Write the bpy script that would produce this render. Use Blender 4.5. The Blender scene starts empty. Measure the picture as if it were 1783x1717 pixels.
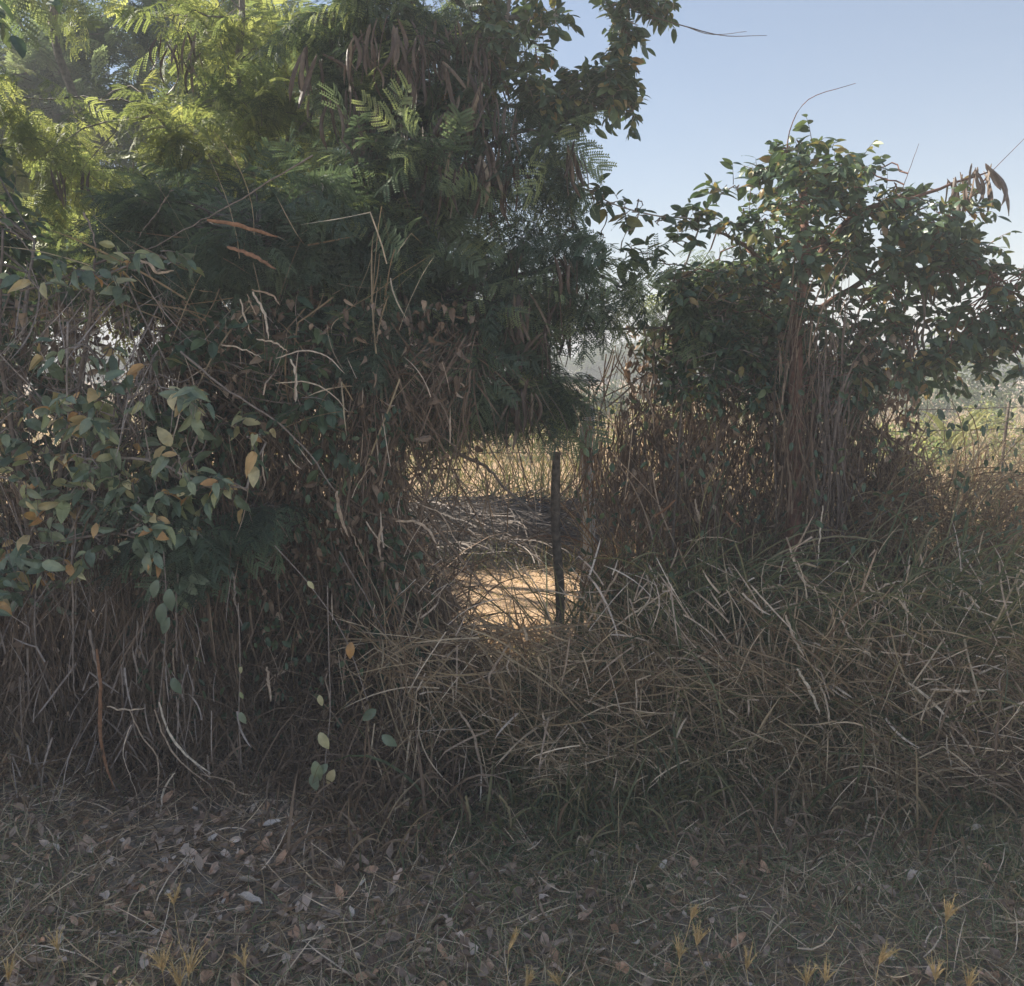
import bpy, math
import numpy as np
rng = np.random.default_rng(11)
sc = bpy.context.scene
C = sc.collection
R = math.radians

# ------------------------------------------------------------------ camera
F, W0, H0, PITCH, CAMZ = 1450.0, 1783.0, 1717.0, R(9.0), 1.6
cd = bpy.data.cameras.new("camera"); cam = bpy.data.objects.new("camera", cd); C.objects.link(cam)
cam.location = (0, 0, CAMZ); cam.rotation_euler = (R(90) - PITCH, 0, 0)
cd.sensor_width = 36; cd.lens = F / W0 * 36; cd.clip_start = 0.02; cd.clip_end = 3000
sc.camera = cam

# ------------------------------------------------------------------ light
HAZE = 0.0145
SUN_AZ, SUN_EL = R(-62), R(41)            # azimuth from +Y (view axis), negative = left
sd = np.array([math.sin(SUN_AZ) * math.cos(SUN_EL), math.cos(SUN_AZ) * math.cos(SUN_EL), math.sin(SUN_EL)])
world = bpy.data.worlds.new("World"); sc.world = world; world.use_nodes = True
nt = world.node_tree; bg = nt.nodes['Background']
sky = nt.nodes.new('ShaderNodeTexSky'); sky.sky_type = 'NISHITA'; sky.sun_disc = False
sky.sun_elevation = SUN_EL; sky.sun_rotation = SUN_AZ % (2 * math.pi)
sky.air_density = 1.0; sky.dust_density = 0.4; sky.ozone_density = 1.7
nt.links.new(sky.outputs[0], bg.inputs[0]); bg.inputs[1].default_value = 0.055
sl = bpy.data.lights.new("sun", 'SUN'); sun = bpy.data.objects.new("sun", sl); C.objects.link(sun)
sl.energy = 4.6; sl.angle = R(0.6); sl.color = (1.0, 0.93, 0.80)
from mathutils import Vector
sun.rotation_euler = Vector(sd).to_track_quat('Z', 'Y').to_euler(); sun.location = (-6, 6, 9)
sc.view_settings.view_transform = 'Standard'; sc.view_settings.look = 'None'
sc.view_settings.gamma = 1; sc.view_settings.use_curve_mapping = False
sc.view_settings.exposure = 1.46
sc.cycles.max_bounces = 8; sc.cycles.diffuse_bounces = 4; sc.cycles.transmission_bounces = 6
sc.cycles.transparent_max_bounces = 8

# ------------------------------------------------------------------ helpers
def at(px, py, Y):
    """point at depth Y metres on the ray of photo pixel (px, py)"""
    x = (px - W0 / 2) / F; y = -(py - H0 / 2) / F
    cp, sp = math.cos(PITCH), math.sin(PITCH)
    d = np.array([x, cp + y * sp, -sp + y * cp])
    return np.array([0, 0, CAMZ]) + d * (Y / d[1])
def gz(x, y):
    return 0.025 * np.sin(x * 2.1 + 1.3) * np.cos(y * 1.7) + 0.012 * np.sin(x * 5.3 + y * 4.1)
def gp(px, py):
    p = at(px, py, 1.0); d = p - np.array([0, 0, CAMZ]); t = -CAMZ / d[2]
    q = np.array([0, 0, CAMZ]) + d * t; q[2] = gz(q[0], q[1]); return q
def nrm(v): return v / (np.linalg.norm(v, axis=-1, keepdims=True) + 1e-9)
def U(a, b, n=None): return rng.uniform(a, b, n)
def N(s, n=None): return rng.normal(0, s, n)

class MB:
    def __init__(s): s.V = []; s.Q = []; s.T = []; s.A = []; s.n = 0
    def add(s, V, Q=None, T=None, a=None):
        V = np.asarray(V, float).reshape(-1, 3)
        if Q is not None and len(Q): s.Q.append(np.asarray(Q).reshape(-1, 4) + s.n)
        if T is not None and len(T): s.T.append(np.asarray(T).reshape(-1, 3) + s.n)
        if a is None: a = np.full(len(V), U(0, 1))
        s.V.append(V); s.A.append(np.broadcast_to(a, (len(V),)).astype(float)); s.n += len(V)
    def build(s, name, mat, parent=None, origin=(0, 0, 0), smooth=False):
        me = bpy.data.meshes.new(name)
        V = np.concatenate(s.V) - np.asarray(origin)
        Q = np.concatenate(s.Q) if s.Q else np.zeros((0, 4), int)
        T = np.concatenate(s.T) if s.T else np.zeros((0, 3), int)
        me.vertices.add(len(V)); me.vertices.foreach_set('co', V.astype(np.float32).ravel())
        nl = Q.size + T.size; me.loops.add(nl)
        me.loops.foreach_set('vertex_index', np.concatenate([Q.ravel(), T.ravel()]).astype(np.int32))
        me.polygons.add(len(Q) + len(T))
        st = np.concatenate([np.arange(len(Q)) * 4, Q.size + np.arange(len(T)) * 3])
        me.polygons.foreach_set('loop_start', st.astype(np.int32))
        me.polygons.foreach_set('use_smooth', np.full(len(Q) + len(T), smooth))
        at_ = me.attributes.new('tone', 'FLOAT', 'POINT'); at_.data.foreach_set('value', np.concatenate(s.A).astype(np.float32))
        me.update(calc_edges=True); me.materials.append(mat)
        o = bpy.data.objects.new(name, me); C.objects.link(o)
        if parent is not None: o.parent = parent
        else: o.location = origin
        return o

def tag(o, label=None, cat=None, group=None, kind=None):
    if label: o['label'] = label
    if cat: o['category'] = cat
    if group: o['group'] = group
    if kind: o['kind'] = kind
    return o
def empty(name, loc, label, cat, group=None):
    o = bpy.data.objects.new(name, None); C.objects.link(o); o.location = [float(v) for v in loc]
    o.empty_display_size = .1
    return tag(o, label, cat, group)

def frames(d, up):
    """rotation matrices: columns = axis d, side, normal"""
    d = nrm(d); y = nrm(np.cross(up, d)); z = np.cross(d, y)
    return np.stack([d, y, z], axis=-1)
def scatter(mb, tpl, pos, Rm, s, a):
    V, Q, T = tpl; n = len(pos); m = len(V)
    P = np.einsum('nij,mj->nmi', Rm, V) * np.asarray(s).reshape(-1, 1, 1) + pos[:, None, :]
    off = (np.arange(n) * m)[:, None, None]
    mb.add(P, (Q[None] + off).reshape(-1, 4) if Q is not None and len(Q) else None,
           (T[None] + off).reshape(-1, 3) if T is not None and len(T) else None, np.repeat(a, m))
def tubes(mb, P, rad, sides=4, a=None):
    """P (N,K,3), rad (N,K)"""
    P = np.asarray(P, float)
    if P.ndim == 2: P = P[None]
    n, k, _ = P.shape; rad = np.broadcast_to(rad, (n, k))
    t = np.gradient(P, axis=1); t = nrm(t)
    ref = np.where(np.abs(t[..., 2:3]) > .8, np.array([1., 0, 0]), np.array([0, 0, 1.]))
    u = nrm(np.cross(t, ref)); v = np.cross(t, u)
    an = np.arange(sides) * 2 * math.pi / sides
    V = P[:, :, None] + rad[..., None, None] * (u[:, :, None] * np.cos(an)[None, None, :, None] + v[:, :, None] * np.sin(an)[None, None, :, None])
    i = np.arange(k - 1)[:, None]; j = np.arange(sides)[None]
    q = np.stack([i * sides + j, i * sides + (j + 1) % sides, (i + 1) * sides + (j + 1) % sides, (i + 1) * sides + j], -1).reshape(-1, 4)
    Q = (q[None] + (np.arange(n) * k * sides)[:, None, None]).reshape(-1, 4)
    caps = []
    if sides == 4:
        e = np.array([[3, 2, 1, 0], [(k - 1) * 4, (k - 1) * 4 + 1, (k - 1) * 4 + 2, (k - 1) * 4 + 3]])
        Q = np.concatenate([Q, (e[None] + (np.arange(n) * k * 4)[:, None, None]).reshape(-1, 4)])
    else:
        tri = [[0, j + 1, j] for j in range(1, sides - 1)] + [[(k - 1) * sides, (k - 1) * sides + j, (k - 1) * sides + j + 1] for j in range(1, sides - 1)]
        caps = (np.array(tri)[None] + (np.arange(n) * k * sides)[:, None, None]).reshape(-1, 3)
    if a is None: a = U(0, 1, n)
    mb.add(V, Q, caps if len(caps) else None, np.repeat(np.broadcast_to(a, (n,)), k * sides))
def ribbons(mb, P, w, side=None, a=None, fold=0.25):
    """flat grass blades along P (N,K,3); w (N,K) full width; V-folded along the midrib"""
    P = np.asarray(P, float); n, k, _ = P.shape
    t = nrm(np.gradient(P, axis=1))
    if side is None: side = nrm(rng.normal(0, 1, (n, 1, 3)))
    s_ = nrm(np.cross(t, side)); nn = np.cross(t, s_)
    w = np.broadcast_to(w, (n, k))[..., None] * .5
    if fold:
        V = np.stack([P - s_ * w, P + nn * w * fold, P + s_ * w], 2); m = 3
    else:
        V = np.stack([P - s_ * w, P + s_ * w], 2); m = 2
    i = np.arange(k - 1)[:, None]; j = np.arange(m - 1)[None]
    q = np.stack([i * m + j, i * m + j + 1, (i + 1) * m + j + 1, (i + 1) * m + j], -1).reshape(-1, 4)
    Q = (q[None] + (np.arange(n) * k * m)[:, None, None]).reshape(-1, 4)
    if a is None: a = U(0, 1, n)
    mb.add(V, Q, None, np.repeat(np.broadcast_to(a, (n,)), k * m))
def grow(p0, d0, L, k, droop=0.0, wob=0.15, kink=0.0):
    """N curves of k points from p0 along d0, length L, bending down by droop (per whole length)"""
    n = len(p0); L = np.broadcast_to(L, (n,)); droop = np.broadcast_to(droop, (n,))
    d = nrm(np.asarray(d0, float)); P = [np.asarray(p0, float)]
    kk = rng.integers(1, max(2, k - 1), n) if kink else None
    w = rng.normal(0, wob, (n, 3))
    for i in range(k - 1):
        d = d + w * (1.0 / (k - 1)) * 2 + rng.normal(0, wob * .14, (n, 3)); d[:, 2] -= droop / (k - 1) * (0.4 + 1.2 * i / (k - 1))
        if kink:
            m = (kk == i) & (U(0, 1, n) < kink)
            d[m] = d[m] * .35 + rng.normal(0, .45, (m.sum(), 3)) + np.array([0, 0, -.75])
        d = nrm(d); P.append(P[-1] + d * (L / (k - 1))[:, None])
    return np.stack(P, 1)
def lets_sun_through(c):
    """True when a leaf clump does not shade the bright earth patch in the field"""
    p = at(c[0], c[1], c[2]); g = p[:2] - sd[:2] / sd[2] * (p[2] - .1)
    return not (-.85 < g[0] < .95 and 4.7 < g[1] < 6.75)
def smooth_line(pts, k):
    pts = np.asarray(pts, float); m = len(pts)
    if m == 2: 
        t = np.linspace(0, 1, k)[:, None]; return pts[0] * (1 - t) + pts[1] * t
    ext = np.vstack([2 * pts[0] - pts[1], pts, 2 * pts[-1] - pts[-2]])
    out = []
    for u in np.linspace(0, m - 1 - 1e-6, k):
        i = int(u); f = u - i; p0, p1, p2, p3 = ext[i:i + 4]
        out.append(.5 * ((2 * p1) + (-p0 + p2) * f + (2 * p0 - 5 * p1 + 4 * p2 - p3) * f * f + (-p0 + 3 * p1 - 3 * p2 + p3) * f ** 3))
    return np.array(out)

# ------------------------------------------------------------------ materials
def ramp(nt, stops, interp='LINEAR'):
    r = nt.nodes.new('ShaderNodeValToRGB'); r.color_ramp.interpolation = interp
    e = r.color_ramp.elements
    while len(e) > 1: e.remove(e[-1])
    e[0].position = stops[0][0]; e[0].color = (*stops[0][1], 1)
    for p, c in stops[1:]:
        x = e.new(p); x.color = (*c, 1)
    return r
def leafmat(name, stops, rough=.55, trans=.3, spec=.35, nscale=40., namt=.25, back=None, bump=0.0, gain=1.0):
    """thin leaf: own colour from the leaf's tone attribute plus fine mottling, part translucent"""
    m = bpy.data.materials.new(name); m.use_nodes = True; nt = m.node_tree
    b = nt.nodes['Principled BSDF']; out = nt.nodes['Material Output']
    a = nt.nodes.new('ShaderNodeAttribute'); a.attribute_name = 'tone'
    r = ramp(nt, stops); nt.links.new(a.outputs['Fac'], r.inputs[0])
    tc = nt.nodes.new('ShaderNodeTexCoord'); no = nt.nodes.new('ShaderNodeTexNoise'); no.inputs['Scale'].default_value = nscale; no.inputs['Detail'].default_value = 3
    nt.links.new(tc.outputs['Object'], no.inputs['Vector'])
    mr = nt.nodes.new('ShaderNodeMapRange'); mr.inputs[1].default_value = .3; mr.inputs[2].default_value = .7
    mr.inputs[3].default_value = (1 - namt) * gain; mr.inputs[4].default_value = (1 + namt) * gain
    nt.links.new(no.outputs['Fac'], mr.inputs[0])
    mx = nt.nodes.new('ShaderNodeVectorMath'); mx.operation = 'SCALE'
    nt.links.new(r.outputs[0], mx.inputs[0]); nt.links.new(mr.outputs[0], mx.inputs['Scale'])
    nt.links.new(mx.outputs[0], b.inputs['Base Color'])
    b.inputs['Roughness'].default_value = rough; b.inputs['Specular IOR Level'].default_value = spec
    if bump:
        bp = nt.nodes.new('ShaderNodeBump'); bp.inputs['Strength'].default_value = bump; bp.inputs['Distance'].default_value = .01
        nt.links.new(no.outputs['Fac'], bp.inputs['Height']); nt.links.new(bp.outputs[0], b.inputs['Normal'])
    if trans:
        t = nt.nodes.new('ShaderNodeBsdfTranslucent'); mix = nt.nodes.new('ShaderNodeMixShader')
        t2 = nt.nodes.new('ShaderNodeVectorMath'); t2.operation = 'MULTIPLY'
        t2.inputs[1].default_value = back or (1.25, 1.2, .7)
        nt.links.new(mx.outputs[0], t2.inputs[0]); nt.links.new(t2.outputs[0], t.inputs[0])
        mix.inputs[0].default_value = trans
        nt.links.new(b.outputs[0], mix.inputs[1]); nt.links.new(t.outputs[0], mix.inputs[2]); nt.links.new(mix.outputs[0], out.inputs[0])
    return m
M = {}
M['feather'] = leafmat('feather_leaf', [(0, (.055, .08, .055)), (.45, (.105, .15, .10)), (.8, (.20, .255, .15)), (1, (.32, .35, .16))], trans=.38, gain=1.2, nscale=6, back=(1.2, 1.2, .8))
M['feather_sun'] = leafmat('sunlit_feather_leaf', [(0, (.09, .13, .06)), (.5, (.20, .245, .10)), (1, (.36, .38, .15))], trans=.5, nscale=4, gain=1.2, back=(1.35, 1.3, .9))  # paler, yellower copy of the feather leaf, with sunlight put into its colour
M['ovate'] = leafmat('vine_leaf', [(0, (.04, .075, .045)), (.6, (.07, .11, .06)), (.88, (.12, .16, .07)), (.93, (.26, .22, .08)), (1, (.24, .13, .06))], gain=1.25, rough=.4, trans=.25, spec=.5, nscale=25)
M['broad'] = leafmat('broad_leaf', [(0, (.08, .12, .075)), (.4, (.15, .195, .13)), (.6, (.25, .29, .20)), (.72, (.27, .30, .14)), (.80, (.52, .47, .27)), (.88, (.50, .30, .12)), (1, (.42, .18, .07))], gain=1.25, rough=.36, trans=.22, spec=.55, nscale=22, bump=.35)
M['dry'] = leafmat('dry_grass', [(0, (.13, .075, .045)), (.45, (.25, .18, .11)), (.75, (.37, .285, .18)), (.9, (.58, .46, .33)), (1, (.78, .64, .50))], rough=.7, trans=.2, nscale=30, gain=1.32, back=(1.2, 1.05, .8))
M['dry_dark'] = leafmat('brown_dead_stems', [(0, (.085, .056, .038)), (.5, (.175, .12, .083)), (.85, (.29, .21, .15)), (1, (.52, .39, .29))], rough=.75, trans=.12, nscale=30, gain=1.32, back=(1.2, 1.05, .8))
M['pale'] = leafmat('bleached_reed', [(0, (.46, .34, .25)), (.5, (.64, .50, .39)), (1, (.80, .68, .55))], rough=.65, trans=.15, nscale=60, namt=.35, back=(1.1, 1.05, .9))
M['rust'] = leafmat('rusty_reed', [(0, (.26, .13, .07)), (1, (.42, .22, .13))], rough=.65, trans=.15, nscale=60, namt=.35)
M['stalk'] = leafmat('shaded_stalks', [(0, (.07, .058, .05)), (.6, (.15, .125, .11)), (1, (.30, .25, .22))], rough=.8, trans=0, nscale=30)  # darkened and greyed: the shade on the heap is put into this colour
M['green'] = leafmat('green_grass', [(0, (.07, .10, .05)), (.4, (.13, .155, .08)), (.7, (.24, .23, .12)), (1, (.42, .34, .21))], trans=.3, nscale=20)
M['lawn'] = leafmat('short_grass', [(0, (.075, .10, .05)), (.4, (.13, .16, .08)), (.62, (.22, .185, .125)), (1, (.50, .42, .30))], trans=.2, nscale=20, gain=2.1)
M['field'] = leafmat('sunlit_field_grass', [(0, (.12, .15, .06)), (.35, (.24, .24, .11)), (.6, (.40, .30, .18)), (1, (.55, .42, .28))], trans=.3, nscale=5)
M['gold'] = leafmat('golden_seed_spikes', [(0, (.62, .46, .24)), (1, (.85, .68, .42))], rough=.7, trans=.3, nscale=60)
M['litter'] = leafmat('fallen_leaf', [(0, (.13, .085, .06)), (.35, (.28, .20, .15)), (.6, (.38, .29, .225)), (.8, (.48, .29, .18)), (1, (.58, .50, .43))], rough=.6, trans=.05, gain=1.45, nscale=45, namt=.35, bump=.4)
M['pod'] = leafmat('seed_pod', [(0, (.06, .04, .03)), (.5, (.12, .08, .06)), (.9, (.20, .145, .105)), (1, (.32, .25, .18))], rough=.5, trans=0, nscale=60)
M['bark'] = leafmat('grey_bark', [(0, (.10, .085, .075)), (1, (.24, .20, .17))], rough=.85, trans=0, nscale=35, namt=.5, bump=.8)
M['twig'] = leafmat('dry_twig', [(0, (.14, .10, .08)), (.6, (.27, .215, .18)), (1, (.42, .35, .31))], rough=.8, trans=0, nscale=50, namt=.35)
M['redbark'] = leafmat('red_brown_bark', [(0, (.13, .06, .042)), (1, (.20, .10, .07))], rough=.85, trans=0, nscale=30, namt=.5, bump=.9)
M['wood'] = leafmat('weathered_wood', [(0, (.10, .078, .06)), (1, (.20, .155, .12))], rough=.9, trans=0, nscale=40, namt=.5, bump=.8)
M['concrete'] = leafmat('concrete', [(0, (.36, .37, .38)), (1, (.44, .45, .46))], rough=.85, trans=0, nscale=25, namt=.2, bump=.3)
M['wire'] = leafmat('rusty_wire', [(0, (.09, .07, .06)), (1, (.15, .11, .09))], rough=.6, trans=0, nscale=50)
M['banana'] = leafmat('yellow_green_leaf', [(0, (.17, .21, .07)), (1, (.36, .35, .13))], trans=.35, nscale=10)
M['far'] = leafmat('far_tree_leaf', [(0, (.05, .085, .04)), (.6, (.09, .13, .055)), (1, (.15, .18, .07))], trans=.3, nscale=2)

def groundmat():
    m = bpy.data.materials.new('ground_soil'); m.use_nodes = True; nt = m.node_tree; b = nt.nodes['Principled BSDF']
    tc = nt.nodes.new('ShaderNodeTexCoord')
    n1 = nt.nodes.new('ShaderNodeTexNoise'); n1.inputs['Scale'].default_value = 60; n1.inputs['Detail'].default_value = 8
    n2 = nt.nodes.new('ShaderNodeTexNoise'); n2.inputs['Scale'].default_value = 1.6; n2.inputs['Detail'].default_value = 4
    nt.links.new(tc.outputs['Object'], n1.inputs['Vector']); nt.links.new(tc.outputs['Object'], n2.inputs['Vector'])
    r1 = ramp(nt, [(.3, (.15, .125, .095)), (.55, (.30, .245, .19)), (.75, (.46, .39, .31))])
    r2 = ramp(nt, [(.3, (.36, .24, .14)), (.55, (.54, .36, .22)), (.75, (.64, .46, .31))])
    nt.links.new(n1.outputs['Fac'], r1.inputs[0]); nt.links.new(n1.outputs['Fac'], r2.inputs[0])
    sp = nt.nodes.new('ShaderNodeSeparateXYZ'); nt.links.new(tc.outputs['Object'], sp.inputs[0])
    ad = nt.nodes.new('ShaderNodeMath'); ad.operation = 'MULTIPLY_ADD'; nt.links.new(n2.outputs['Fac'], ad.inputs[0]); ad.inputs[1].default_value = 1.2; nt.links.new(sp.outputs['Y'], ad.inputs[2])
    mr = nt.nodes.new('ShaderNodeMapRange'); mr.inputs[1].default_value = 4.7; mr.inputs[2].default_value = 5.3; nt.links.new(ad.outputs[0], mr.inputs[0])
    mx = nt.nodes.new('ShaderNodeMix'); mx.data_type = 'RGBA'
    nt.links.new(mr.outputs[0], mx.inputs[0]); nt.links.new(r1.outputs[0], mx.inputs[6]); nt.links.new(r2.outputs[0], mx.inputs[7])
    nt.links.new(mx.outputs[2], b.inputs['Base Color']); b.inputs['Roughness'].default_value = .95
    bp = nt.nodes.new('ShaderNodeBump'); bp.inputs['Strength'].default_value = .7; bp.inputs['Distance'].default_value = .02
    nt.links.new(n1.outputs['Fac'], bp.inputs['Height']); nt.links.new(bp.outputs[0], b.inputs['Normal'])
    return m

# ------------------------------------------------------------------ leaf templates
def tpl_ovate(wid=.26, curl=.12, cup=.1, tip=.0, wavy=0.0):
    t = np.array([0, .1, .28, .5, .72, .9, 1.0]); hw = wid * np.array([.06, .5, .92, 1.0, .78, .36, .02])
    z = -curl * t ** 2
    V = []
    for i in range(7):
        wv = wavy * math.sin(i * 2.3)
        V += [[t[i], -hw[i], z[i] + cup * hw[i] / wid * .5 + wv], [t[i], 0, z[i]], [t[i], hw[i], z[i] + cup * hw[i] / wid * .5 - wv]]
    Q = []
    for i in range(6):
        a = i * 3; Q += [[a, a + 1, a + 4, a + 3], [a + 1, a + 2, a + 5, a + 4]]
    return np.array(V), np.array(Q), None
OV = [tpl_ovate(.24, .12, .08), tpl_ovate(.28, .3, .14), tpl_ovate(.21, .02, .18), tpl_ovate(.27, .45, -.05, wavy=.02)]
BR = [tpl_ovate(.22, .15, .08, wavy=.015), tpl_ovate(.27, .4, .14, wavy=.03), tpl_ovate(.19, .3, .22, wavy=.02), tpl_ovate(.30, .6, .1, wavy=.04), tpl_ovate(.24, .8, .3, wavy=.05)]
CU = [tpl_ovate(.3, .9, .35, wavy=.06), tpl_ovate(.26, -.5, .45, wavy=.05), tpl_ovate(.34, .3, .5, wavy=.08), tpl_ovate(.2, 1.2, .1, wavy=.07)]
def tpl_feather(pairs=6, lf=9, droop=.35, ls=.052, seed=0):
    """bipinnate leaf: rachis with pairs of pinnae, each with pairs of small leaflets; unit length"""
    r = np.random.default_rng(seed); V = []; Q = []
    def quad(p, d, s, l, w):
        d = d / np.linalg.norm(d); i = len(V)
        V.extend([p, p + d * l * .55 + s * w, p + d * l, p + d * l * .45 - s * w]); Q.append([i, i + 1, i + 2, i + 3])
    def strip(a, b, w):
        i = len(V); n = np.cross(b - a, [0, 0, 1.]); n = n / (np.linalg.norm(n) + 1e-9) * w
        V.extend([a - n, a + n, b + n * .7, b - n * .7]); Q.append([i, i + 1, i + 2, i + 3])
    X = lambda t: np.array([t, 0, -droop * t * t])
    for i in range(4): strip(X(i / 4), X((i + 1) / 4), .006)
    for i in range(pairs):
        t = .2 + .8 * i / (pairs - 1); b = X(t); L = .42 * (1 - .35 * abs(t - .55) * 1.6)
        for sgn in (-1, 1):
            a = sgn * R(62 - 26 * i / pairs) + r.normal(0, .06)
            d = np.array([math.cos(a), math.sin(a), -.1 - r.uniform(0, .3)]); d /= np.linalg.norm(d)
            pe = lambda u: b + d * L * u + np.array([0, 0, -.16 * u * u * L / .42])
            strip(pe(0), pe(1), .004)
            sd_ = np.cross(d, [0, 0, 1.]); sd_ /= np.linalg.norm(sd_)
            for j in range(lf):
                u = (j + .8) / lf; p = pe(u)
                for s2 in (-1, 1):
                    dd = sd_ * s2 + d * .3 + np.array([0, 0, -.12 + r.normal(0, .07)])
                    w = ls * .33
                    quad(p, dd, d, ls * (1 - .3 * abs(u - .5)), w)
    return np.array(V), np.array(Q), None
FE = [tpl_feather(5, 9, .3, .075, 1), tpl_feather(6, 9, .6, .07, 2), tpl_feather(4, 9, .15, .085, 3)]
FEL = [tpl_feather(5, 6, .3, .12, 4), tpl_feather(5, 6, .5, .12, 5)]

def put_leaves(mb, tpls, pos, d, size, tone, upj=.5, upv=None):
    n = len(pos); up = np.array([0, 0, 1.] if upv is None else upv) + rng.normal(0, upj, (n, 3)); Rm = frames(d, up)
    wh = rng.integers(0, len(tpls), n)
    for i, t in enumerate(tpls):
        m = wh == i
        if m.any(): scatter(mb, t, pos[m], Rm[m], size[m], tone[m])

def pod_mesh(seed, L=.17, w=.017):
    r = np.random.default_rng(seed); k = 9; t = np.linspace(0, 1, k); V = []; tw = r.uniform(-1.2, 1.2); bx, by = r.normal(0, .02, 2)
    for i in range(k):
        ww = w * .5 * min(1, t[i] * 5 + .25, (1 - t[i]) * 5 + .1) * (1 + .1 * math.sin(i * 2.6)); th = .0022
        a = tw * t[i]; u = np.array([math.cos(a), math.sin(a), 0]); v = np.array([-math.sin(a), math.cos(a), 0])
        c = np.array([bx * math.sin(t[i] * 2.6), by * math.sin(t[i] * 2.2), -L * t[i]])
        V += [c - u * ww, c - v * th, c + u * ww, c + v * th]
    Q = [[i * 4 + j, i * 4 + (j + 1) % 4, i * 4 + 4 + (j + 1) % 4, i * 4 + 4 + j] for i in range(k - 1) for j in range(4)]
    mb = MB(); mb.add(np.array(V), Q, None, U(0, 1)); return mb
POD = []
def add_pods(parent, origin, spots):
    """spots: (point, n) -> bunches of hanging seed pods, each pod a part"""
    global POD
    if not POD:
        for i in range(7):
            o = pod_mesh(i, U(.13, .2), U(.014, .02)).build('seed_pod', M['pod']); POD.append(o.data); bpy.data.objects.remove(o)
    for p, n in spots:
        for i in range(n):
            o = bpy.data.objects.new('seed_pod', POD[rng.integers(0, 7)]); C.objects.link(o); o.parent = parent
            q = p + rng.normal(0, .022, 3) * np.array([1, 1, .7]) - np.asarray(origin)
            o.location = q; o.rotation_euler = (N(.22), N(.22), U(0, 6.28)); s = U(.85, 1.3); o.scale = (s, s, s)

def woody(name, label, cat, base, limbs, clumps, tpls, leafm, twigm, lsize, per_clump, nleaf, droop=.6, trunk_name='trunk', leaf_name='crown',
          tone=(0, 1), group=None, pods=None, ldroop=.35, sides=6, twig_r=.0022, rfac=1.0, branch_r=.006, leafdir=None, tonefn=None, tl=None, upv=None, upj=.5):
    """a woody plant: limbs (polylines with radii) joined from the base; clumps (point, radius) hung on them with twigs and leaves"""
    base = np.asarray(base, float); root = empty(name, base, label, cat, group)
    wd = MB(); lf = MB(); allp = []
    for pts, r0, r1 in limbs:
        P = smooth_line(pts, 18); P[1:-1] += rng.normal(0, r0 * .16, (16, 3))
        tubes(wd, P, np.linspace(r0, r1, 18)[None], sides); allp.append(P)
    AP = np.concatenate(allp)
    br = MB()
    for ci, cl in enumerate(clumps):
        c, rad = cl[0], cl[1]; dens = cl[2] if len(cl) > 2 else 1.
        j = np.argmin(np.linalg.norm(AP - c, axis=1) + (AP[:, 2] > c[2]) * .15)
        a = AP[j]; mid = (a + c) * .5 + np.array([0, 0, .1 * np.linalg.norm(c - a)]) + rng.normal(0, .04, 3)
        P = smooth_line([a, mid, c], 8); P[1:-1] += rng.normal(0, .012, (6, 3))
        tubes(br, P, np.linspace(branch_r, twig_r * 1.3, 8)[None], 4)
        n = max(2, int(per_clump * dens)); K = 6
        d0 = nrm(nrm(rng.normal(0, 1, (n, 3)) + np.array([0, 0, .25])))
        L = rad * U(.6, 1.15, n) if tl is None else U(tl * .6, tl * 1.2, n)
        p0 = c + rng.normal(0, rad * .28, (n, 3))
        T = grow(p0, d0, L, K, droop * U(.5, 1.4, n), .3)
        tubes(br, T, np.linspace(twig_r, twig_r * .4, K)[None], 3)
        tan = nrm(np.gradient(T, axis=1))
        for q in range(nleaf):
            u = (q + 1) / nleaf * (K - 1) - 1e-3; i = int(u); f = u - i
            pos = T[:, i] * (1 - f) + T[:, min(i + 1, K - 1)] * f; tg = tan[:, i]
            sidev = nrm(np.cross(tg, np.array([0, 0, 1.]) + rng.normal(0, .3, (n, 3)))) * (1 if q % 2 else -1)
            d = tg * .6 + sidev * .9 + np.array([0, 0, -ldroop]) + rng.normal(0, .25, (n, 3))
            if leafdir is not None: d = d + leafdir
            tt = U(tone[0], tone[1], n)
            put_leaves(lf, tpls, pos, d, lsize * U(.6, 1.2, n), tt, upj, upv)
    wd.build(trunk_name, twigm, root, base, smooth=True)
    br.build('branches', twigm, root, base)
    if lf.n: lf.build(leaf_name, leafm, root, base)
    if pods: add_pods(root, base, pods)
    return root

def cl(lst, Y=None):
    """pixel clumps (px, py, depth, radius_px[, density]) -> (point, radius_m[, density])"""
    o = []
    for c in lst:
        p = at(c[0], c[1], c[2]); o.append((p, c[3] / F * c[2]) + tuple(c[4:]))
    return o
def region(n, x0, x1, y0, y1, Y0, Y1, r, dens=1., ok=None):
    o = []
    while len(o) < n:
        x, y = U(x0, x1), U(y0, y1)
        if ok and not ok(x, y): continue
        o.append((x, y, U(Y0, Y1), U(r * .7, r * 1.25), dens))
    return o

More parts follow.
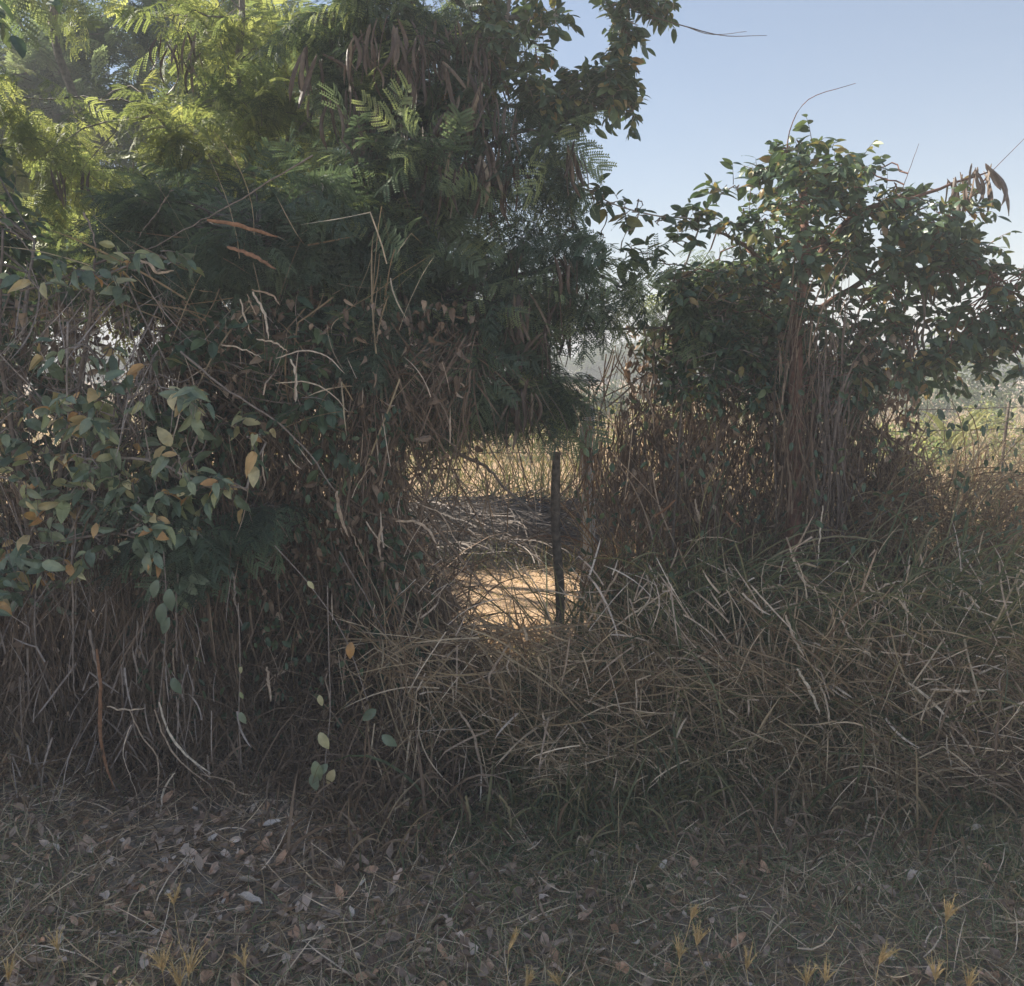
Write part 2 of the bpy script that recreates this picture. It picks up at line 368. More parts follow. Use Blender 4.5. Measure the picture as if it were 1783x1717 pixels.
def pod_mass(parent, origin, n, x0, x1, y0, y1, Y0, Y1, ok=None):
    """the many further pods of a tree, past the hundred built singly"""
    m = MB(); c = 0
    while c < n:
        x, y = U(x0, x1), U(y0, y1)
        if ok and not ok(x, y): continue
        p = at(x, y, U(Y0, Y1)); k = rng.integers(2, 7); c += k
        for i in range(k):
            q = pod_mesh(int(rng.integers(0, 9999)), U(.12, .2), U(.012, .019)); a = U(0, 6.28); t1, t2 = N(.2), N(.2)
            V = q.V[0]; V = np.stack([V[:, 0] * math.cos(a) - V[:, 1] * math.sin(a) + V[:, 2] * t1, V[:, 0] * math.sin(a) + V[:, 1] * math.cos(a) + V[:, 2] * t2, V[:, 2]], -1)
            m.add(V + p + rng.normal(0, .025, 3), q.Q[0], None, U(0, 1))
    tag(m.build('seed_pods', M['pod'], parent, origin), kind='stuff')

# ================================================================== SETTING
xs = np.concatenate([-np.geomspace(900, 6, 16), np.linspace(-5, 5, 90), np.geomspace(6, 900, 16)])
ys = np.concatenate([np.linspace(-12, 0, 8), np.linspace(.2, 8, 90), np.geomspace(9, 1500, 22)])
gx, gy = np.meshgrid(xs, ys, indexing='ij')
gm = MB(); a_, b_ = len(xs), len(ys)
I, J = np.meshgrid(np.arange(a_ - 1), np.arange(b_ - 1), indexing='ij')
gm.add(np.stack([gx, gy, np.where(gy < 60, gz(gx, gy), 0)], -1).reshape(-1, 3),
       np.stack([I * b_ + J, (I + 1) * b_ + J, (I + 1) * b_ + J + 1, I * b_ + J + 1], -1).reshape(-1, 4), None, 0.)
tag(gm.build('ground', groundmat(), smooth=True), kind='structure')

# ---- short grass, litter crumbs on the verge (uncountable)
def lawn_pts(n, y0, y1):
    y = U(y0, y1, n); x = U(-1, 1, n) * (.72 * y + .5); return np.stack([x, y, gz(x, y) - .004], -1)
def ang(az, el): return np.stack([np.cos(az) * np.cos(el), np.sin(az) * np.cos(el), np.sin(el)], -1)
mb = MB(); n = 60000; p = lawn_pts(n, 1.3, 3.7)
k = (np.sin(p[:, 0] * 3.1 + 1) + np.sin(p[:, 1] * 5 + p[:, 0] * 2) + p[:, 0] * .9) > U(-2.2, 1.2, n); p = p[k]; n = len(p)
G = grow(p, ang(U(0, 6.28, n), U(.3, 1.5, n)), U(.03, .12, n), 4, 1.0, .3)
ribbons(mb, G, np.array([.003, .003, .0022, .0004])[None], None, np.clip(U(-.1, .85, n) , 0, 1), 0)
tag(mb.build('grass', M['lawn']), kind='stuff')
mb = MB(); n = 34000; p = lawn_pts(n, 1.3, 4.2); p[:, 2] += U(0, .03, n)
G = grow(p, ang(U(0, 6.28, n), U(-.1, .35, n)), U(.04, .22, n), 5, .4, .35)
ribbons(mb, G, U(.0012, .0042, n)[:, None] * np.array([1, 1, 1, .8, .3]), None, U(.25, 1, n), 0)
tag(mb.build('straw_litter', M['dry']), kind='stuff')
mb = MB(); n = 11000; p = lawn_pts(n, 1.3, 3.9); p[:, 2] += U(.002, .03, n)
k = U(0, 1, n) < np.clip(.75 - p[:, 0] * .35, .18, 1); p = p[k]; n = len(p)
put_leaves(mb, CU, p, ang(U(0, 6.28, n), U(-.3, .4, n)), U(.012, .055, n), U(0, 1, n) ** 1.3, .5)
tag(mb.build('leaf_litter', M['litter']), kind='stuff')
# tiny green ground creepers
mb = MB(); n = 9000; p = lawn_pts(n, 1.4, 3.6); p[:, 2] += U(.005, .035, n)
k = (np.sin(p[:, 0] * 4 + 2) * np.sin(p[:, 1] * 6) + p[:, 0] * .35) > U(-.6, .9, n); p = p[k]; n = len(p)
put_leaves(mb, OV, p, ang(U(0, 6.28, n), U(-.2, .7, n)), U(.006, .016, n), U(0, .6, n), .4)
tag(mb.build('ground_cover', M['green']), kind='stuff')

# ---- fallen leaves (individuals sharing a few curled meshes)
LM = []
for i in range(10):
    q = MB(); scatter(q, CU[i % 4], np.zeros((1, 3)), np.eye(3)[None], np.ones(1), np.array([[.25, .6, .95, .8, .45, 1., .1, .7, .9, .5][i]]))
    o = q.build('fallen_leaf', M['litter'], smooth=True); LM.append(o.data); bpy.data.objects.remove(o)
def fallen(px, py, s, mi, label, group='fallen leaves scattered on the verge'):
    o = bpy.data.objects.new('fallen_leaf', LM[mi]); C.objects.link(o); g = gp(px, py)
    o.location = (g[0], g[1], g[2] + .028); o.rotation_euler = (N(.35), N(.3), U(0, 6.28)); o.scale = (s, s, s)
    tag(o, label, 'leaf', group)
fallen(660, 1698, .085, 3, 'large pinkish fallen leaf at the bottom edge of the grass')
fallen(458, 1585, .08, 5, 'pale grey pointed fallen leaf standing up on the litter, left of centre')
fallen(540, 1570, .05, 8, 'small whitish leaf just right of the pointed grey leaf')
fallen(225, 1562, .06, 8, 'round pale leaf lying on the litter at left')
fallen(510, 1622, .07, 2, 'ragged whitish leaf below the pointed grey leaf')
fallen(432, 1570, .05, 3, 'narrow rusty leaf beside the pointed grey leaf')
fallen(415, 1542, .07, 5, 'flat light grey leaf with its tip pointing left')
fallen(490, 1445, .06, 5, 'upright pale grey leaf near the foot of the thicket')
fallen(115, 1655, .05, 8, 'small bluish white leaf scrap in the lower left corner')
fallen(1300, 1514, .05, 3, 'small orange leaf on the green grass right of centre')
fallen(1330, 1526, .05, 7, 'pinkish oval leaf beside the small orange one')
fallen(1185, 1382, .06, 4, 'round tan leaf at the foot of the dead grass')
fallen(1605, 1540, .055, 2, 'crumpled white leaf standing in the grass at right')
fallen(880, 1518, .045, 5, 'small pale folded leaf near the middle of the verge')
fallen(1660, 1362, .06, 3, 'reddish leaf under the pale reeds at right')
fallen(780, 1612, .06, 8, 'long pale yellow leaf curled in the grass, bottom centre')
fallen(960, 1655, .05, 3, 'rust coloured curled leaf at the bottom centre')
fallen(680, 1400, .09, 3, 'large rusty brown leaf at the foot of the thicket')
fallen(227, 1440, .06, 4, 'yellowish round leaf near the left thicket stems')
for i in range(150):
    x = abs(U(-1, 1) * U(.3, 1)) * 1300 + U(0, 80) if i % 3 else U(0, 1783); y = U(1400, 1717)
    k = int(rng.integers(0, 10)); col = ['dark brown', 'pinkish grey', 'bleached white', 'reddish tan', 'grey brown', 'whitish', 'very dark', 'pale brown', 'light grey', 'mid brown'][k]
    w = 'at the left' if x < 420 else 'left of centre' if x < 800 else 'right of centre' if x < 1250 else 'at the right'
    v = 'at the foot of the thicket' if y < 1480 else 'in the middle of the verge' if y < 1610 else 'near the front of the verge'
    fallen(x, y, U(.022, .05), k, f'small {col} fallen leaf {v}, {w}')

# ---- golden finger-grass seed heads along the bottom
def seedhead(px, py, hgt, size, lean, label):
    """head centre at the pixel; stem rises from the ground below it"""
    g = gp(px, min(py + 170 * hgt / .2, 1990)); c = at(px, py, g[1]); b = np.array([c[0] + N(.02), c[1] + .01, gz(c[0], c[1])])
    root = empty('finger_grass', b, label, 'grass plant', 'golden finger grass heads along the front of the verge')
    s = MB(); hb = c - np.array([lean * .5, 0, .5]) * size * .9
    P = smooth_line([b, (b + hb) * .5 + rng.normal(0, .01, 3), hb], 8); tubes(s, P, .0008, 4); s.build('stem', M['gold'], root, b)
    h = MB(); n = int(rng.integers(7, 13)); az = U(0, 6.28, n); d = np.stack([np.cos(az) * .24 + lean, np.sin(az) * .3, np.ones(n)], -1)
    G = grow(np.repeat(hb[None], n, 0), d, size * U(.7, 1.15, n), 6, .1, .15)
    ribbons(h, G, .0042 * np.array([.5, 1, 1, 1, .8, .2])[None], None, None, .5)
    ribbons(h, G, .0032 * np.array([.5, 1, 1, 1, .8, .2])[None], nrm(rng.normal(0, 1, (n, 1, 3))), None, .5)
    # small bristly spikelets along each finger
    for kk in range(1, 6):
        pp = np.repeat(G[:, kk], 5, 0); dd = np.repeat(nrm(G[:, kk] - G[:, kk - 1]), 5, 0) + rng.normal(0, .42, (n * 5, 3))
        ribbons(h, grow(pp, dd, U(.005, .012, n * 5), 3, 0, .1), np.array([.0011, .0009, .0002])[None], None, None, 0)
    h.build('seed_head', M['gold'], root, b)
SH = [(100, 1640, .14, .055, .0, 'golden seed head by the bluish leaf scrap, far left'), (15, 1692, .12, .05, .1, 'short golden seed head cut by the left edge'),
 (285, 1672, .15, .07, .15, 'broad golden seed head, left one of the dense pair'), (335, 1675, .16, .085, .3, 'tall wide golden seed head, right one of the dense pair'),
 (310, 1700, .1, .07, -.1, 'low golden seed head in front of the dense pair'), (425, 1668, .13, .06, -.05, 'compact golden seed head left of the pinkish leaf'),
 (303, 1562, .17, .05, .1, 'thin pale seed head behind the dense pair'), (893, 1638, .15, .06, .4, 'pale seed head leaning right at the bottom centre'),
 (920, 1705, .1, .05, .3, 'small seed head at the bottom edge, centre'), (1216, 1632, .18, .05, .15, 'bright golden seed head on a straight stem right of centre'),
 (1186, 1655, .14, .05, .2, 'slim seed head just left of the bright golden one'), (1302, 1672, .14, .055, .1, 'golden seed head between the bright one and the orange one'),
 (1540, 1658, .16, .07, .35, 'orange golden seed head leaning right'), (1652, 1588, .2, .06, .2, 'tall isolated seed head at the right'),
 (1440, 1695, .12, .055, .1, 'low tan seed head left of the orange golden one'), (1630, 1690, .12, .06, .0, 'low seed head under the tall isolated one'),
 (1690, 1705, .1, .06, .2, 'pale seed head near the lower right corner'), (970, 1700, .1, .055, -.2, 'seed head leaning left at the bottom centre'),
 (1405, 1700, .1, .05, .0, 'reddish seed head at the bottom edge'), (1205, 1590, .2, .04, .1, 'faint small seed head above the bright golden one')]
for s in SH: seedhead(*s)

# ================================================================== FIELD BEHIND
# sunlit field grass: individual blades, denser with distance compensation
mb = MB(); n = 26000
y = 6.3 + 34 * U(0, 1, n) ** 1.8; x = U(-1, 1, n) * (.75 * y + 1); p = np.stack([x, y, np.zeros(n)], -1)
tall = .25 + .35 * (y > 7.3) * U(.5, 1.6, n) * (1 + .3 * np.sin(x * 1.3) * np.sin(y * .8))
G = grow(p, ang(U(0, 6.28, n), U(.7, 1.5, n)), tall, 5, .7, .25)
ribbons(mb, G, (U(.004, .008, n) * (1 + y / 12))[:, None] * np.array([1, 1, .9, .6, .1]), None, np.clip(U(-.1, 1, n) - .25 * np.sin(x * .9 + 2), 0, 1), 0)
tag(mb.build('field_grass', M['field']), kind='stuff')
# thin stubble on the lit patch
mb = MB(); n = 9000; y = U(4.6, 6.6, n); x = U(-1, 1, n) * (.7 * y); p = np.stack([x, y, gz(x, y)], -1)
G = grow(p, ang(U(0, 6.28, n), U(.1, 1.3, n)), U(.03, .12, n), 4, .8, .3)
ribbons(mb, G, np.array([.004, .004, .003, .0005])[None], None, U(.3, 1, n), 0)
tag(mb.build('stubble', M['field']), kind='stuff')

def tuss(name, label, cat, x, y, n, h, mat, lean=(0, 0), spread=.16, w=.006, droop=1.0, kink=.2, group=None, tone=(0, 1), el=(.9, 1.5), segs=8):
    b = np.array([x, y, gz(x, y)]); m = MB()
    p = b + np.concatenate([rng.normal(0, spread, (n, 2)), np.zeros((n, 1))], 1)
    d = ang(U(0, 6.28, n), U(el[0], el[1], n)) + np.array([lean[0], lean[1], 0])
    G = grow(p, d, h * U(.5, 1.25, n), segs, droop * U(.4, 1.6, n), .13, kink)
    G[..., 2] = np.maximum(G[..., 2], .01)
    t = np.linspace(0, 1, segs); prof = np.minimum(1, (1 - t) * 2.2 + .05)
    ribbons(m, G, (w * U(.5, 1.4, n))[:, None] * prof, None, U(tone[0], tone[1], n))
    o = m.build(name, mat, origin=b); return tag(o, label, cat, group)

# straw mound of cut stalks behind the gap
mb = MB(); n = 5200; x = U(-1.6, 1.9, n); y = U(6.45, 7.7, n)
hh = .46 * np.clip(1 - ((y - 7.0) / .75) ** 2, 0, 1) * np.clip(1.2 - (np.abs(x - .1) / 1.9) ** 2, 0, 1)
p = np.stack([x, y, hh * U(.3, 1, n)], -1)
G = grow(p, ang(R(-25) + N(.5, n), U(-.35, .25, n)), U(.2, .7, n), 6, .3, .2)
G[..., 2] = np.maximum(G[..., 2], .01)
ribbons(mb, G, U(.005, .011, n)[:, None] * np.ones((1, 6)), None, U(.1, 1, n))
tag(mb.build('straw_heap', M['stalk']), 'low heap of cut stalks, coloured grey brown for shade, behind the wooden post', 'heap', kind='stuff')

# far trees on the horizon
def small_tree_proto(seed):
    r = empty('far_tree', (0, 0, 0), '', ''); t = MB(); c = MB()
    tubes(t, smooth_line([(0, 0, 0), (.1, 0, 1.2), (0, .1, 2.4)], 8), np.linspace(.12, .04, 8)[None], 6)
    for i in range(5):
        a = U(0, 6.28); tubes(t, smooth_line([(0, 0, 1.0), (math.cos(a) * .7, math.sin(a) * .7, 2.0)], 5), np.linspace(.06, .02, 5)[None], 5)
    nb = 16; cc = np.stack([N(.9, nb), N(.9, nb), U(1.0, 3.1, nb)], -1); n = 1500
    k = rng.integers(0, nb, n); d = nrm(rng.normal(0, 1, (n, 3))); pos = cc[k] + d * U(.2, .62, n)[:, None]
    put_leaves(c, OV[:2], pos, d + rng.normal(0, .5, (n, 3)), U(.15, .32, n), U(0, 1, n))
    t.build('trunk', M['bark'], r); c.build('crown', M['far'], r); return r
protos = [small_tree_proto(i) for i in range(3)]
def copy_tree(o, parent=None):
    c = o.copy(); C.objects.link(c)
    if parent is not None: c.parent = parent
    for ch in [q for q in bpy.data.objects if q.parent == o]: copy_tree(ch, c)
    return c
ft = [copy_tree(protos[i % 3]) if i > 2 else protos[i] for i in range(46)]
for i, o in enumerate(ft):
    Y = U(36, 55); px = -250 + 50 * i + U(-25, 25) if i < 30 else U(1000, 1850)
    q = at(px, 640, Y); o.location = (q[0], Y, 0); s = U(.55, .85); o.scale = (s * U(1.2, 1.8), s * 1.3, s); o.rotation_euler = (0, 0, U(0, 6.28))
    tag(o, 'small rounded green tree in the hazy row on the horizon', 'tree', 'trees along the horizon')

# bushes in the field at the right, behind the fence
def bush(px, Y, h, wd, label, mat, n=900, ls=.09, group=None):
    q = at(px, 640, Y); b = np.array([q[0], Y, 0.]); r = empty('field_bush', b, label, 'bush', group); t = MB(); c = MB()
    nb = 14; cc = b + np.stack([N(wd * .4, nb), N(wd * .3, nb), U(.35, .95, nb) * h], -1)
    for v in cc: tubes(t, smooth_line([b + rng.normal(0, .05, 3) * [1, 1, 0], (b + v) * .5 + rng.normal(0, .05, 3), v], 6), np.linspace(.015, .004, 6)[None], 4)
    k = rng.integers(0, nb, n); d = nrm(rng.normal(0, 1, (n, 3))); pos = cc[k] + d * U(.05, .28, n)[:, None] * wd * .8
    put_leaves(c, OV, pos, d + rng.normal(0, .6, (n, 3)), ls * U(.6, 1.3, n), U(0, 1, n))
    t.build('stems', M['twig'], r, b); c.build('crown', mat, r, b)
bush(1640, 17, 1.5, 1.4, 'dark green bush under the horizon, left of the yellow leaved plant', M['far'], 1500)
bush(1760, 15, 1.6, 1.5, 'rounded green bush in the field near the right edge', M['far'], 1700)
bush(1560, 22, 1.5, 1.6, 'distant green bush just right of the vine covered tree', M['far'], 1400, .12)
bush(1740, 10, 1.05, 1.0, 'low sunlit yellow green bush behind the fence at right', M['banana'], 1300, .07)
bush(1600, 9, 1.1, .7, 'sunlit olive bush left of the yellow leaved plant', M['feather_sun'], 1200, .06)
bush(1080, 24, .8, 1.4, 'pale distant bush seen in the low sky gap', M['far'], 1200, .13)
bush(1015, 20, .75, 1.2, 'distant green bush left in the low sky gap', M['far'], 1000, .12)
bush(850, 14, .9, 1.0, 'grey green bush in the field behind the gap', M['feather_sun'], 1200, .07)
bush(1180, 13, 1.0, 1.2, 'sunlit field bush behind the brown stems', M['banana'], 1000, .08)
# yellow-leaved plant
q = at(1665, 640, 8.6); b = np.array([q[0], 8.6, 0.]); r = empty('broad_leaf_plant', b, 'bright yellow green plant with upright strap leaves beyond the fence', 'plant'); m = MB(); s = MB()
n = 9; G = grow(np.repeat(b[None] + [0, 0, .7], n, 0), ang(U(0, 6.28, n), U(.7, 1.4, n)), U(.35, .6, n), 8, .9, .15)
ribbons(m, G, (.06 * np.sin(np.linspace(.25, 3.1, 8)))[None], None, U(.3, 1, n), .3)
tubes(s, smooth_line([b, b + [0.02, 0, .75]], 5), .02, 6); s.build('stem', M['banana'], r, b); m.build('leaves', M['banana'], r, b)

# ---- fence: wooden stake, concrete post, barbed wires
def post(px, ytop, Y, w, mat, label, cat, name, round_=True, leanx=0):
    t = at(px, ytop, Y); b = np.array([t[0] + leanx, Y, -.02]); m = MB()
    P = smooth_line([b, b * .6 + t * .4 + [.012, 0, 0], b * .3 + t * .7 - [.008, 0, 0], t], 12); rr = np.full(12, w / 2); rr = rr * (1 + .05 * np.sin(np.arange(12) * 1.7)); rr[-1] *= .8
    tubes(m, P, rr[None], 9 if round_ else 4, .5)
    return tag(m.build(name, mat, origin=b, smooth=round_), label, cat)
post(969, 787, 3.95, .046, M['wood'], 'dark weathered wooden stake standing at the right side of the gap', 'post', 'fence_stake', leanx=.02)
post(1026, 705, 5.5, .085, M['concrete'], 'pale grey concrete fence post half hidden behind the stake', 'post', 'concrete_post', False)
post(1757, 700, 5.5, .02, M['wood'], 'thin dark stake holding the wires near the right edge', 'post', 'fence_stake')
def wire(py0, label):
    z = at(1700, py0, 5.5)[2]; m = MB(); x = np.linspace(-6, 7, 160)
    P = np.stack([x, np.full_like(x, 5.46), z + .03 * np.cos(x * 1.3) - .02 + .002 * np.sin(x * 40)], -1)
    tubes(m, P, .0025, 4, .5); xb = np.arange(-6, 7, .13); 
    for s in (-1, 1):
        pb = np.stack([xb, np.full_like(xb, 5.46), z + .03 * np.cos(xb * 1.3) - .02], -1)
        tubes(m, np.stack([pb - [.006, 0, s * .012], pb + [.006, .004, s * .012]], 1), .0012, 3)
    tag(m.build('barbed_wire', M['wire']), label, 'wire')
wire(700, 'upper barbed wire strand at right, just under the field bushes')
wire(737, 'second barbed wire strand, below the uppermost one')
wire(790, 'third barbed wire strand from the top, partly lost in dead grass')
wire(880, 'lowest barbed wire strand, buried in dead grass')

# ================================================================== TREES AND VINES
# 1. sunlit feathery tree, upper left, further back
b = np.array([-3.4, 7.9, 0.])
limbs = [([b, at(120, 700, 7.8), at(160, 350, 7.7), at(90, 40, 7.6)], .07, .03), ([at(160, 420, 7.7), at(300, 250, 7.5), at(400, 60, 7.4), at(420, -200, 7.5)], .045, .015),
         ([at(130, 600, 7.8), at(-60, 300, 7.7), at(-150, 0, 7.7)], .045, .02), ([at(90, 40, 7.6), at(160, -250, 7.7), at(230, -500, 7.8)], .035, .012), ([at(300, 250, 7.5), at(480, 170, 7.4), at(540, 60, 7.3)], .03, .01)]
cc = region(64, -150, 560, 60, 420, 6.9, 8.3, 56, ok=lambda x, y: not (130 < x < 400 and 40 < y < 160) or U(0, 1) < .1)
cc += region(14, -260, 520, -300, 40, 7.0, 8.4, 76) + region(16, -150, 560, 380, 520, 6.0, 7.0, 60)
cc = [c for c in cc if lets_sun_through(c)]
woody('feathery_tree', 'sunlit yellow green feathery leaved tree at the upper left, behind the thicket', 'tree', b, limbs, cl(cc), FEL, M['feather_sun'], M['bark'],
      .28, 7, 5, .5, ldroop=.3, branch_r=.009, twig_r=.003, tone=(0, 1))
# deeper feathery tree closing the upper left corner
b = np.array([-3.9, 10.4, 0.])
limbs = [([b, at(300, 500, 10.3), at(260, 300, 10.2), at(250, 60, 10.2), at(300, -150, 10.2)], .09, .03), ([at(260, 300, 10.2), at(120, 150, 10.1), at(20, 20, 10.1)], .05, .015), ([at(260, 330, 10.2), at(380, 200, 10.1), at(430, 90, 10.1)], .04, .012)]
cc = region(52, -60, 470, -80, 440, 9.6, 11.0, 62, .8, ok=lambda x, y: not (190 < x < 350 and 60 < y < 130)) + region(10, 0, 200, 0, 260, 9.6, 10.6, 60)
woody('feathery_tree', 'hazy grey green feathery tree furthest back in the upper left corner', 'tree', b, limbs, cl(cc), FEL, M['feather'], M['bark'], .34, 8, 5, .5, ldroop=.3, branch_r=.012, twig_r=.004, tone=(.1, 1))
# 2. nearer sunlit branch group (lighter sprays around 300-600, 100-330)
b = np.array([-1.9, 5.0, 0.])
limbs = [([b, at(420, 600, 4.9), at(440, 350, 4.8), at(420, 120, 4.8), at(430, -150, 4.8)], .04, .012), ([at(440, 350, 4.8), at(330, 260, 4.6), at(270, 200, 4.6)], .02, .006),
         ([at(430, 300, 4.8), at(520, 230, 4.7), at(560, 170, 4.7)], .02, .006)]
cc = [(280, 190, 4.6, 55), (330, 215, 4.6, 60), (390, 130, 4.7, 55), (420, 180, 4.6, 60), (480, 150, 4.7, 60), (530, 160, 4.7, 55), (450, 230, 4.6, 60), (370, 270, 4.6, 60), (300, 290, 4.7, 55), (520, 240, 4.7, 60), (560, 120, 4.8, 50),
      (290, 30, 4.9, 60), (370, 20, 4.9, 60), (450, 40, 4.9, 65), (520, 80, 4.9, 55), (340, 330, 4.8, 60), (430, 320, 4.8, 60), (500, 330, 4.8, 55), (40, 170, 4.8, 60), (100, 220, 4.8, 60), (60, 280, 4.8, 55), (140, 300, 4.8, 60), (230, 340, 4.8, 60)]
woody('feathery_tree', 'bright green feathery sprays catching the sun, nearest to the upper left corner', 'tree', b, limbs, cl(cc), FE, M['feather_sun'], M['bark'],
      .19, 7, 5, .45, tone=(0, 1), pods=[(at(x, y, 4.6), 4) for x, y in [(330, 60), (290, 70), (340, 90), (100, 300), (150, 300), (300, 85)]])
# 3. the dark pod bearing tree, centre left
b = np.array([-.75, 4.2, 0.])
limbs = [([b, at(640, 760, 4.2), at(650, 480, 4.15), at(690, 220, 4.1), at(720, -60, 4.1), at(740, -420, 4.2)], .045, .018), ([at(650, 450, 4.15), at(760, 330, 4.0), at(880, 240, 3.9), at(960, 225, 3.9)], .022, .007),
         ([at(650, 560, 4.15), at(760, 520, 3.9), at(900, 480, 3.9), at(1010, 470, 3.9), at(1080, 500, 3.9)], .022, .006), ([at(690, 220, 4.1), at(600, 130, 4.1), at(560, 30, 4.1)], .02, .007),
         ([at(640, 620, 4.2), at(740, 640, 4.0), at(880, 650, 3.9), at(1000, 690, 3.9)], .018, .005), ([at(720, -60, 4.1), at(830, 20, 4.1), at(930, 30, 4.1)], .02, .006), ([at(900, 605, 3.95), at(1000, 575, 3.95), at(1130, 572, 4.0), at(1230, 560, 4.1)], .009, .005)]
cc = region(26, 600, 860, -60, 300, 3.9, 4.6, 60) + region(14, 580, 780, 280, 440, 3.8, 4.4, 55) + region(20, 560, 900, 430, 560, 3.7, 4.5, 55) + region(22, 600, 900, 540, 690, 3.8, 4.6, 50)
cc += [(690, 270, 3.7, 45), (740, 250, 3.7, 45), (780, 300, 3.7, 45), (700, 320, 3.7, 45), (960, 260, 3.8, 38), (935, 290, 3.8, 36), (975, 310, 3.8, 30), (650, 420, 3.6, 50), (590, 440, 3.6, 45), (700, 400, 3.6, 50), (760, 430, 3.6, 45),
       (920, 385, 3.8, 30, .6), (980, 415, 3.8, 30, .6), (910, 430, 3.8, 40), (1000, 455, 3.8, 38), (1030, 490, 3.8, 28, .6), (940, 480, 3.8, 50), (1075, 505, 3.8, 18,.4), (965, 520, 3.9, 32), (915, 550, 3.9, 30), (1040, 545, 3.9, 16, .3),
       (950, 670, 3.9, 26), (985, 695, 3.9, 18, .6), (930, 690, 3.9, 40), (950, 720, 3.9, 32, .6), (620, 590, 3.5, 45), (680, 570, 3.5, 45), (850, 630, 3.5, 30, .5), (800, 660, 3.8, 45), (740, 690, 3.9, 40), (865, 690, 3.9, 35), (1110, 480, 3.9, 18, .4),
       (560, 40, 4.2, 50), (600, 20, 4.2, 45), (590, 90, 4.2, 45), (640, -150, 4.3, 120), (760, -200, 4.3, 130), (860, -120, 4.3, 110)]
pods = [(at(x, y, Y), k) for x, y, Y, k in [(880, 270, 3.8, 7), (895, 290, 3.8, 5), (845, 300, 3.8, 7), (820, 290, 3.9, 6), (960, 560, 3.8, 0), (905, 525, 3.7, 6), (895, 540, 3.7, 5), (970, 530, 3.8, 6), (990, 262, 3.7, 5), (1000, 275, 3.7, 4),
        (590, 185, 3.8, 5), (540, 100, 4.0, 6), (560, 110, 4.0, 5), (705, 640, 3.6, 4), (710, 120, 3.8, 6), (770, 120, 3.8, 5), (640, 560, 3.6, 2), (760, 300, 3.7, 5), (720, 340, 3.7, 5), (560, 500, 3.6, 1), (700, 60, 3.8, 5)]]
pods = [(p - np.array([0, .08, 0]), k) for p, k in pods]
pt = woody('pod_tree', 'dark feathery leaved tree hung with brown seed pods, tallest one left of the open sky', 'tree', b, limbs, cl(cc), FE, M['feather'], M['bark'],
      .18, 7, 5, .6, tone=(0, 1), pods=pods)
pod_mass(pt, b, 300, 590, 900, 30, 345, 3.6, 4.0)
pod_mass(pt, b, 90, 660, 1010, 430, 600, 3.55, 3.9)
pod_mass(pt, b, 60, 620, 960, 600, 730, 3.55, 3.9)
# 4. ovate climber on the pod tree reaching out into the sky
b = np.array([-.72, 4.35, 0.])
limbs = [([b, at(660, 700, 4.3), at(790, 420, 4.2), at(860, 180, 4.1), at(900, -60, 4.1), at(1000, -200, 4.1), at(1110, -120, 4.0), at(1105, 20, 4.0)], .014, .006),
         ([at(860, 180, 4.1), at(950, 190, 4.0), at(1040, 170, 4.0), at(1085, 120, 4.0), at(1085, 30, 4.0)], .009, .004), ([at(1105, 20, 4.0), at(1190, 45, 3.9), at(1260, 62, 3.9), at(1335, 62, 3.9)], .003, .001),
         ([at(900, 60, 4.1), at(990, 60, 4.1)], .006, .003), ([at(1190, 45, 3.9), at(1240, 60, 3.9), at(1300, 55, 3.9)], .002, .001)]
cc = region(18, 800, 945, -20, 230, 3.8, 4.3, 32) + region(17, 920, 1080, 135, 205, 3.9, 4.1, 22) + [(1090, 100, 4., 20), (1088, 70, 4., 20), (1086, 40, 4., 20), (1090, 10, 4., 22), (1110, -10, 4., 26), (1140, 15, 4., 22), (1075, -30, 4., 30), (1080, 125, 4., 22), (1075, 150, 4., 24),
     (1100, 190, 4., 18, .6), (975, 30, 4.1, 18, .5), (1000, 215, 4., 24, .6), (1165, 10, 4., 14, .4), (890, -80, 4.1, 60), (760, 200, 3.9, 50, .6), (700, 180, 3.9, 50, .5)]
woody('climbing_vine', 'oval leaved climber reaching out of the pod tree into the open sky', 'vine', b, limbs, cl(cc), OV, M['ovate'], M['twig'], .062, 10, 7, .5, 'stem', 'leaves', tone=(0, .98), branch_r=.004, tl=.095)
# 5. leafy twig bridging the sky gap
b = np.array([.62, 4.3, 0.])
limbs = [([b, at(1130, 700, 4.2), at(1180, 500, 4.15), at(1215, 390, 4.1), at(1150, 378, 4.0), at(1080, 360, 4.0), at(1010, 325, 3.9)], .006, .0025), ([at(1215, 390, 4.1), at(1240, 350, 4.1), at(1270, 330, 4.1)], .004, .002)]
cc = [(1020, 330, 3.9, 14, .5), (1040, 345, 3.9, 16, .6), (1070, 352, 4, 18, .7), (1085, 375, 4, 16, .6), (1110, 380, 4, 16, .5), (1150, 378, 4, 12, .4), (1210, 375, 4.1, 24, .8), (1245, 335, 4.1, 22, .7), (1275, 325, 4.1, 20, .6), (1050, 410, 3.9, 16, .5), (1080, 440, 3.9, 18, .5), (1110, 440, 3.95, 18, .5), (1130, 450, 4., 22, .7), (1190, 420, 4.1, 26)]
woody('climbing_vine', 'thin leafy vine twig bridging the sky gap between the two crowns', 'vine', b, limbs, cl(cc), OV, M['ovate'], M['twig'], .075, 6, 4, .3, 'stem', 'leaves', tone=(0, .98), branch_r=.003, tl=.08)
